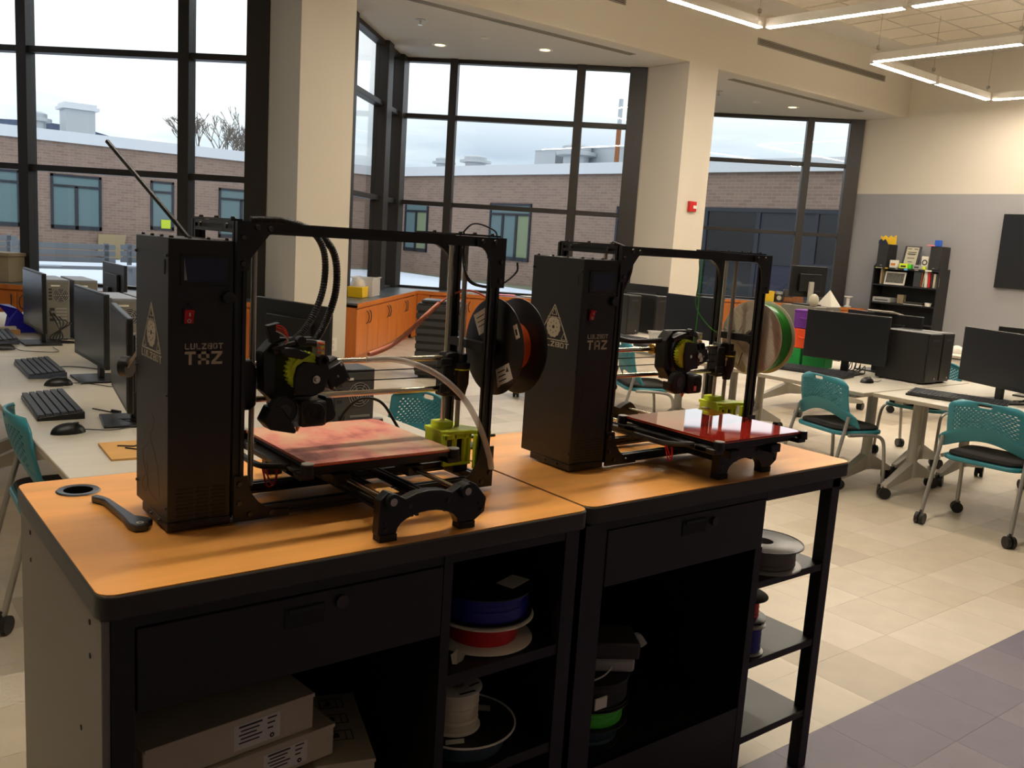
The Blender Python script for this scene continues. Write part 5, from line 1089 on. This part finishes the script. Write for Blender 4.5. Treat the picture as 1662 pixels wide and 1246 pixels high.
    MB().tube(spline([(-.06, .01, .035), (-.02, .0, .05), (.02, .0, .052), (.045, .01, .04)], 6), .008, 8).cyl((-.01, .0, .058), (-.01, -.016, .058), .010, n=14).build('cable_clamp', 'black_plastic', H)
    # --- bed
    B = bpy.data.objects.new('print_bed', None); col.objects.link(B); B.parent = o; B.location = (.445, bed_y, 0)
    zb_ = .121; a, b2_ = .175, .178
    MB().prism(roundrect(-a, a, -b2_, b2_, .012, 4), 'z', zb_-.006, zb_-.0035).build('glass_edge', 'rededge', B)
    MB().prism(roundrect(-a, a, -b2_, b2_, .012, 4), 'z', zb_-.0035, zb_).build('print_surface', bed_k, B, smooth=False)
    MB().box(-a+.004, a-.004, -b2_+.004, b2_-.004, zb_-.016, zb_-.0065).build('heater_plate', 'black_plastic', B)
    fr = MB().box(-a-.022, a+.022, -.15, -.11, zb_-.034, zb_-.018).box(-a-.022, a+.022, .11, .15, zb_-.034, zb_-.018).box(-a-.022, -a+.012, -b2_, b2_, zb_-.034, zb_-.02).box(a-.012, a+.022, -b2_, b2_, zb_-.034, zb_-.02).box(-.10, .10, -.05, .05, zb_-.034, zb_-.022)
    fr.build('bed_frame', 'black_plastic', B, bevel=.003)
    for sx in (-1, 1):
        for sy in (-1, 1):
            c = MB().lathe([(0, zb_+.0018), (.013, zb_+.0015), (.0135, zb_-.0004), (0, zb_-.0004)], (sx*(a+.004), sy*(b2_-.002), 0), n=18).build('corner_washer', 'silver', B); MB().lathe([(0, zb_-.0006), (.0125, zb_-.0006), (.0145, zb_-.022), (0, zb_-.022)], (sx*(a+.006), sy*(b2_-.002), 0), n=16).build('corner_mount', 'black_plastic', c)
    for x in (-.09, .09):
        for y in (-.13, .13): MB().box(x-.02, x+.02, y-.03, y+.03, zb_-.058, zb_-.034).build('bearing_block', 'black_plastic', B, bevel=.003)
    MB().tube(spline([(-a+.01, -.08, zb_-.03), (-a-.03, -.10, zb_-.02), (-a-.055, -.04, zb_-.028), (-a-.05, .08, zb_-.03)], 6), .007, 8).build('wire_sleeve', 'conduit', B)
    MB().tube(spline([(-a-.03, -.02, zb_-.04), (-a-.02, -.03, zb_-.075), (-a-.005, -.02, zb_-.07), (-a, -.01, zb_-.04)], 6), .002, 6).tube(spline([(-a-.036, -.02, zb_-.04), (-a-.028, -.03, zb_-.08), (-a-.008, -.025, zb_-.076), (-a+.004, -.01, zb_-.04)], 6), .002, 6).build('heater_wire', 'redfil', B)
    # --- bed slide: rods, rails and arched feet
    for x in (.357, .533): MB().cyl((x, -.232, .078), (x, .335, .078), .0055, n=14).build('slide_rod', 'steel', o)
    for x in (.385, .425, .505): profile_bar((x, -.205, .045), (x, .325, .045), .018).build('slide_rail', 'black', o)
    MB().box(.41, .45, -.10, -.02, .054, .056).build('cable_tape', 'ply', o)
    for y0, s in ((-.225, 1), (.325, -1)):
        ar = [(.330, .014), (.372, .014)] + [(.445 + .073*cos(radians(q))*-1, .016 + .034*sin(radians(q))) for q in range(0, 181, 15)] + [(.518, .014), (.560, .014), (.585, .03), (.588, .06), (.560, .092), (.545, .10), (.52, .092), (.50, .082), (.475, .090), (.445, .093), (.415, .090), (.39, .082), (.372, .092), (.35, .10), (.332, .085)]
        f_ = MB().prism(ar, 'y', y0, y0+.024).build('end_foot', 'black_plastic', o, bevel=.003)
        MB().box(.334, .372, y0-.002, y0+.026, 0, .014).build('rubber_pad', 'black_matte', f_); MB().box(.522, .560, y0-.002, y0+.026, 0, .014).build('rubber_pad', 'black_matte', f_)
        if s > 0:
            for x in (.357, .533): c = MB().cyl((x, y0+.018, .082), (x, y0-.010, .082), .0155, n=20).build('rod_collar', 'black_plastic', f_); MB().cyl((x, y0-.0101, .082), (x, y0-.0106, .082), .008, n=16).build('rod_end', 'steel', f_)
            c = None; bolts(f_, [(.345, y0, .04), (.345, y0, .025), (.57, y0, .05), (.575, y0, .035), (.40, y0, .066), (.49, y0, .066)], 'y', .0045); MB().lathe([(0, .081), (.008, .081), (.008, .078)], (.47, y0+.012, 0), n=14).build('level_screw', 'steel', f_)
    # --- cable conduits from the top of the frame to the tool head
    def hose(pts, r, nm='conduit', k='conduit'):
        P = spline(pts, 26); n = len(P); return MB().tube(P, r, 10, radii=[r*(1.0 if i % 2 else .86) for i in range(n)]).build(nm, k, o)
    if first:
        hose([(.20, .12, .604), (.24, .12, .606), (.275, .115, .605), (.325, .10, .590), (.350, .085, .545), (.345, .075, .47), (.312, .06, .405), (.272, .05, .365), (.238, .05, .35)], .0078)
        hose([(.30, .12, .602), (.350, .11, .582), (.382, .10, .54), (.383, .09, .47), (.362, .085, .405), (.334, .08, .36), (.306, .08, .332)], .0085)
    else:
        hose([(.15, .06, .606), (.19, .05, .592), (.205, .04, .56), (.200, .04, .52), (.175, .04, .475), (.15, .05, .44)], .0075); hose([(.155, .11, .405), (.21, .10, .355), (.28, .09, .335), (hx-.06, .07, hz+.03)], .0080)
    # --- spool bar
    MB().cyl((.757, .036, .342), (.885, .036, .342), .0115, n=18).build('spool_bar', 'black_plastic', o); MB().box(.735, .760, .022, .16, .332, .352).build('spool_arm', 'black_plastic', o); MB().cyl((.762, .036, .342), (.769, .036, .342), .0205, n=20).build('bar_collar', 'black_plastic', o)
    if first:
        MB().tube(spline([(.070, .10, .560), (.03, .17, .63), (-.03, .30, .742)], 6), .0045, 8, radii=None).build('guide_whip', 'black_plastic', o)
        d_ = MB().cyl((-.012, .262, .287), (.0, .25, .287), .022, n=24).build('handwheel', 'black_plastic', o); MB().tube([(-.008, .245, .287), (.012, .20, .345)], .0028, 8).build('crank_rod', 'silver', d_); MB().cyl((-.016, .258, .287), (-.01, .252, .287), .006, n=10).build('hub', 'silver', d_)
        tb = MB().tube(spline([(.448, .06, .316), (.50, .045, .318), (.56, .03, .305), (.62, .015, .275), (.675, .0, .225), (.715, -.012, .16), (.742, -.02, .09), (.752, -.02, .055)], 8), .0072, 10).build('guide_tube', 'tube', o)
        MB().tube(spline([(.470, .09, .322), (.535, .11, .338), (.60, .135, .368), (.655, .155, .402), (.70, .165, .432)], 8), .0062, 10).build('feed_tube', 'pinktube', o); MB().tube(spline([(.70, .165, .432), (.745, .165, .458), (.78, .14, .466), (.805, .10, .450), (.812, .07, .43)], 8), .0026, 8).build('filament_end', 'orangefil', o)
        lp = MB().tube(spline([(.70, .09, .60), (.735, .085, .63), (.79, .08, .618), (.80, .075, .60)], 8), .002, 6).tube(spline([(.706, .08, .60), (.705, .075, .53), (.735, .07, .49), (.79, .05, .487), (.835, .04, .52), (.83, .03, .545)], 8), .0026, 6).tube(spline([(.708, .085, .57), (.72, .08, .50), (.76, .07, .482), (.80, .05, .485)], 8), .0026, 6).build('loose_wire', 'black_plastic', o)
        MB().tube(spline([(.70, .30, .06), (.69, .33, .10), (.655, .35, .155), (.60, .36, .165), (.56, .37, .13), (.54, .37, .09)], 8), .004, 8).build('power_lead', 'black_plastic', o)
    return o
P1 = printer((.518, 1.69, ZT+.0005), 'black 3D printer with a worn pink print bed and a black spool', .134, .282, .308, 'wornbed', True)
P2 = printer((1.561, 1.715, ZT+.0005), 'black 3D printer with a glossy red print bed and a beige spool', -.097, .462, .308, 'redbed', False)
RX = (0, radians(90), 0)
s1 = spool('filament_spool', 'big black filament spool with white labels hanging on the first printer', 'spool', (.518+.776, 1.690+.036, ZT+.342), .117, .076, 'spoolblack', 'orangefil', hole=.024, core=.058, rot=RX)
def ystick(s, x, pts, k, nm='label'):
    """flat label on the flange that faces local -z; pts in local (x, y)"""
    return MB().prism(pts, 'z', -.0008, 0).build(nm, k, s, smooth=False)
lb = ystick(s1, 0, [(-.067, .086), (-.092, .036), (-.044, .010), (-.020, .058)], 'paper'); lb2 = ystick(s1, 0, [(-.058, -.074), (-.065, -.088), (-.035, -.103), (-.028, -.090)], 'paper')
lb3 = ystick(s1, 0, [(.054, -.018), (.030, -.067), (.065, -.086), (.096, -.030)], 'paper')
q = MB()
for k in range(4): q.bar((.060+.010*k, -.028-.004*k, -.001), (.048+.010*k, -.054-.004*k, -.001), .003, .0004)
q.build('printed_line', 'ink', lb3, smooth=False); MB().prism([(.040, -.062), (.050, -.070), (.054, -.058)], 'z', -.0013, -.0008).build('triangle_mark', 'markdark', lb3, smooth=False)
q = MB()
for k in range(3): q.bar((-.060+.010*k, .072-.005*k, -.001), (-.074+.010*k, .042-.005*k, -.001), .002, .0004)
q.build('printed_line', 'ink', lb, smooth=False); MB().prism([(-.050, -.083), (-.053, -.089), (-.040, -.095), (-.037, -.089)], 'z', -.0012, -.0008).build('printed_line', 'ink', lb2, smooth=False)
s2 = spool('filament_spool', 'beige filament spool wound with green hanging on the second printer', 'spool', (1.561+.776, 1.715+.052, ZT+.342), .115, .072, 'spoolbeige', 'greenfil', hole=.024, core=.105, rot=RX)
rb = MB()
for k in range(14):
    r_ = .03+.006*k
    for s_ in (-1, 1): pass
for k in range(-15, 16):
    x = k*.0072; hgt = math.sqrt(max(0, .108**2-x*x))
    if hgt > .03: rb.box(x-.0016, x+.0016, -hgt, hgt if abs(x) > .05 else -.05, -.0010, 0) if abs(x) > .05 else rb.box(x-.0016, x+.0016, -hgt, -math.sqrt(.05**2-x*x), -.0010, 0).box(x-.0016, x+.0016, math.sqrt(.05**2-x*x), hgt, -.0010, 0)
rb.build('flange_ribs', 'spoolbeige', s2, smooth=False, rot=(0, 0, radians(35)))
MB().lathe([(.049, -.0012), (.0505, -.0012), (.0505, 0), (.049, 0)], n=48).build('hub_ring', 'spoolbeige', s2); MB().box(-.052, -.105, -.001, .001, -.0013, 0).box(.055, .1, .010, .012, -.0013, 0).build('slot_mark', 'markdark', s2, rot=(0, 0, radians(15)))
MB().tube(spline([(-.02, -.02, .066), (-.03, -.05, .075), (.02, -.06, .072), (.045, -.03, .072)], 5), .0011, 6).build('strand_end', 'greenfil', s2)
st = thing('filament_strand', 'bright green filament strand dropping into the second extruder', 'filament', (1.561, 1.715, ZT)); MB().tube(spline([(.478, .028, .318), (.486, .03, .36), (.50, .04, .45), (.512, .05, .53), (.518, .055, .575), (.545, .08, .588), (.60, .14, .575), (.645, .17, .52), (.68, .20, .42), (.74, .15, .345), (.80, .10, .38), (.81, .09, .43)], 8), .0016, 8).build('strand', 'greenfil', st)
# cables on the benches
cord([(1.64, 2.15, ZT+.004), (1.50, 2.158, ZT+.004), (1.36, 2.155, ZT+.004), (1.30, 2.10, ZT+.004)], .0045, 'black power cord along the back edge between the two printers')
o = thing('rubber_foot_disc', 'flat dark disc on the bench between the two printers', 'disc', (1.505, 2.055, ZT+.0005)); MB().lathe([(0, 0), (.038, 0), (.038, .006), (.03, .009), (0, .009)], n=28).build('disc', 'pcgrey', o)
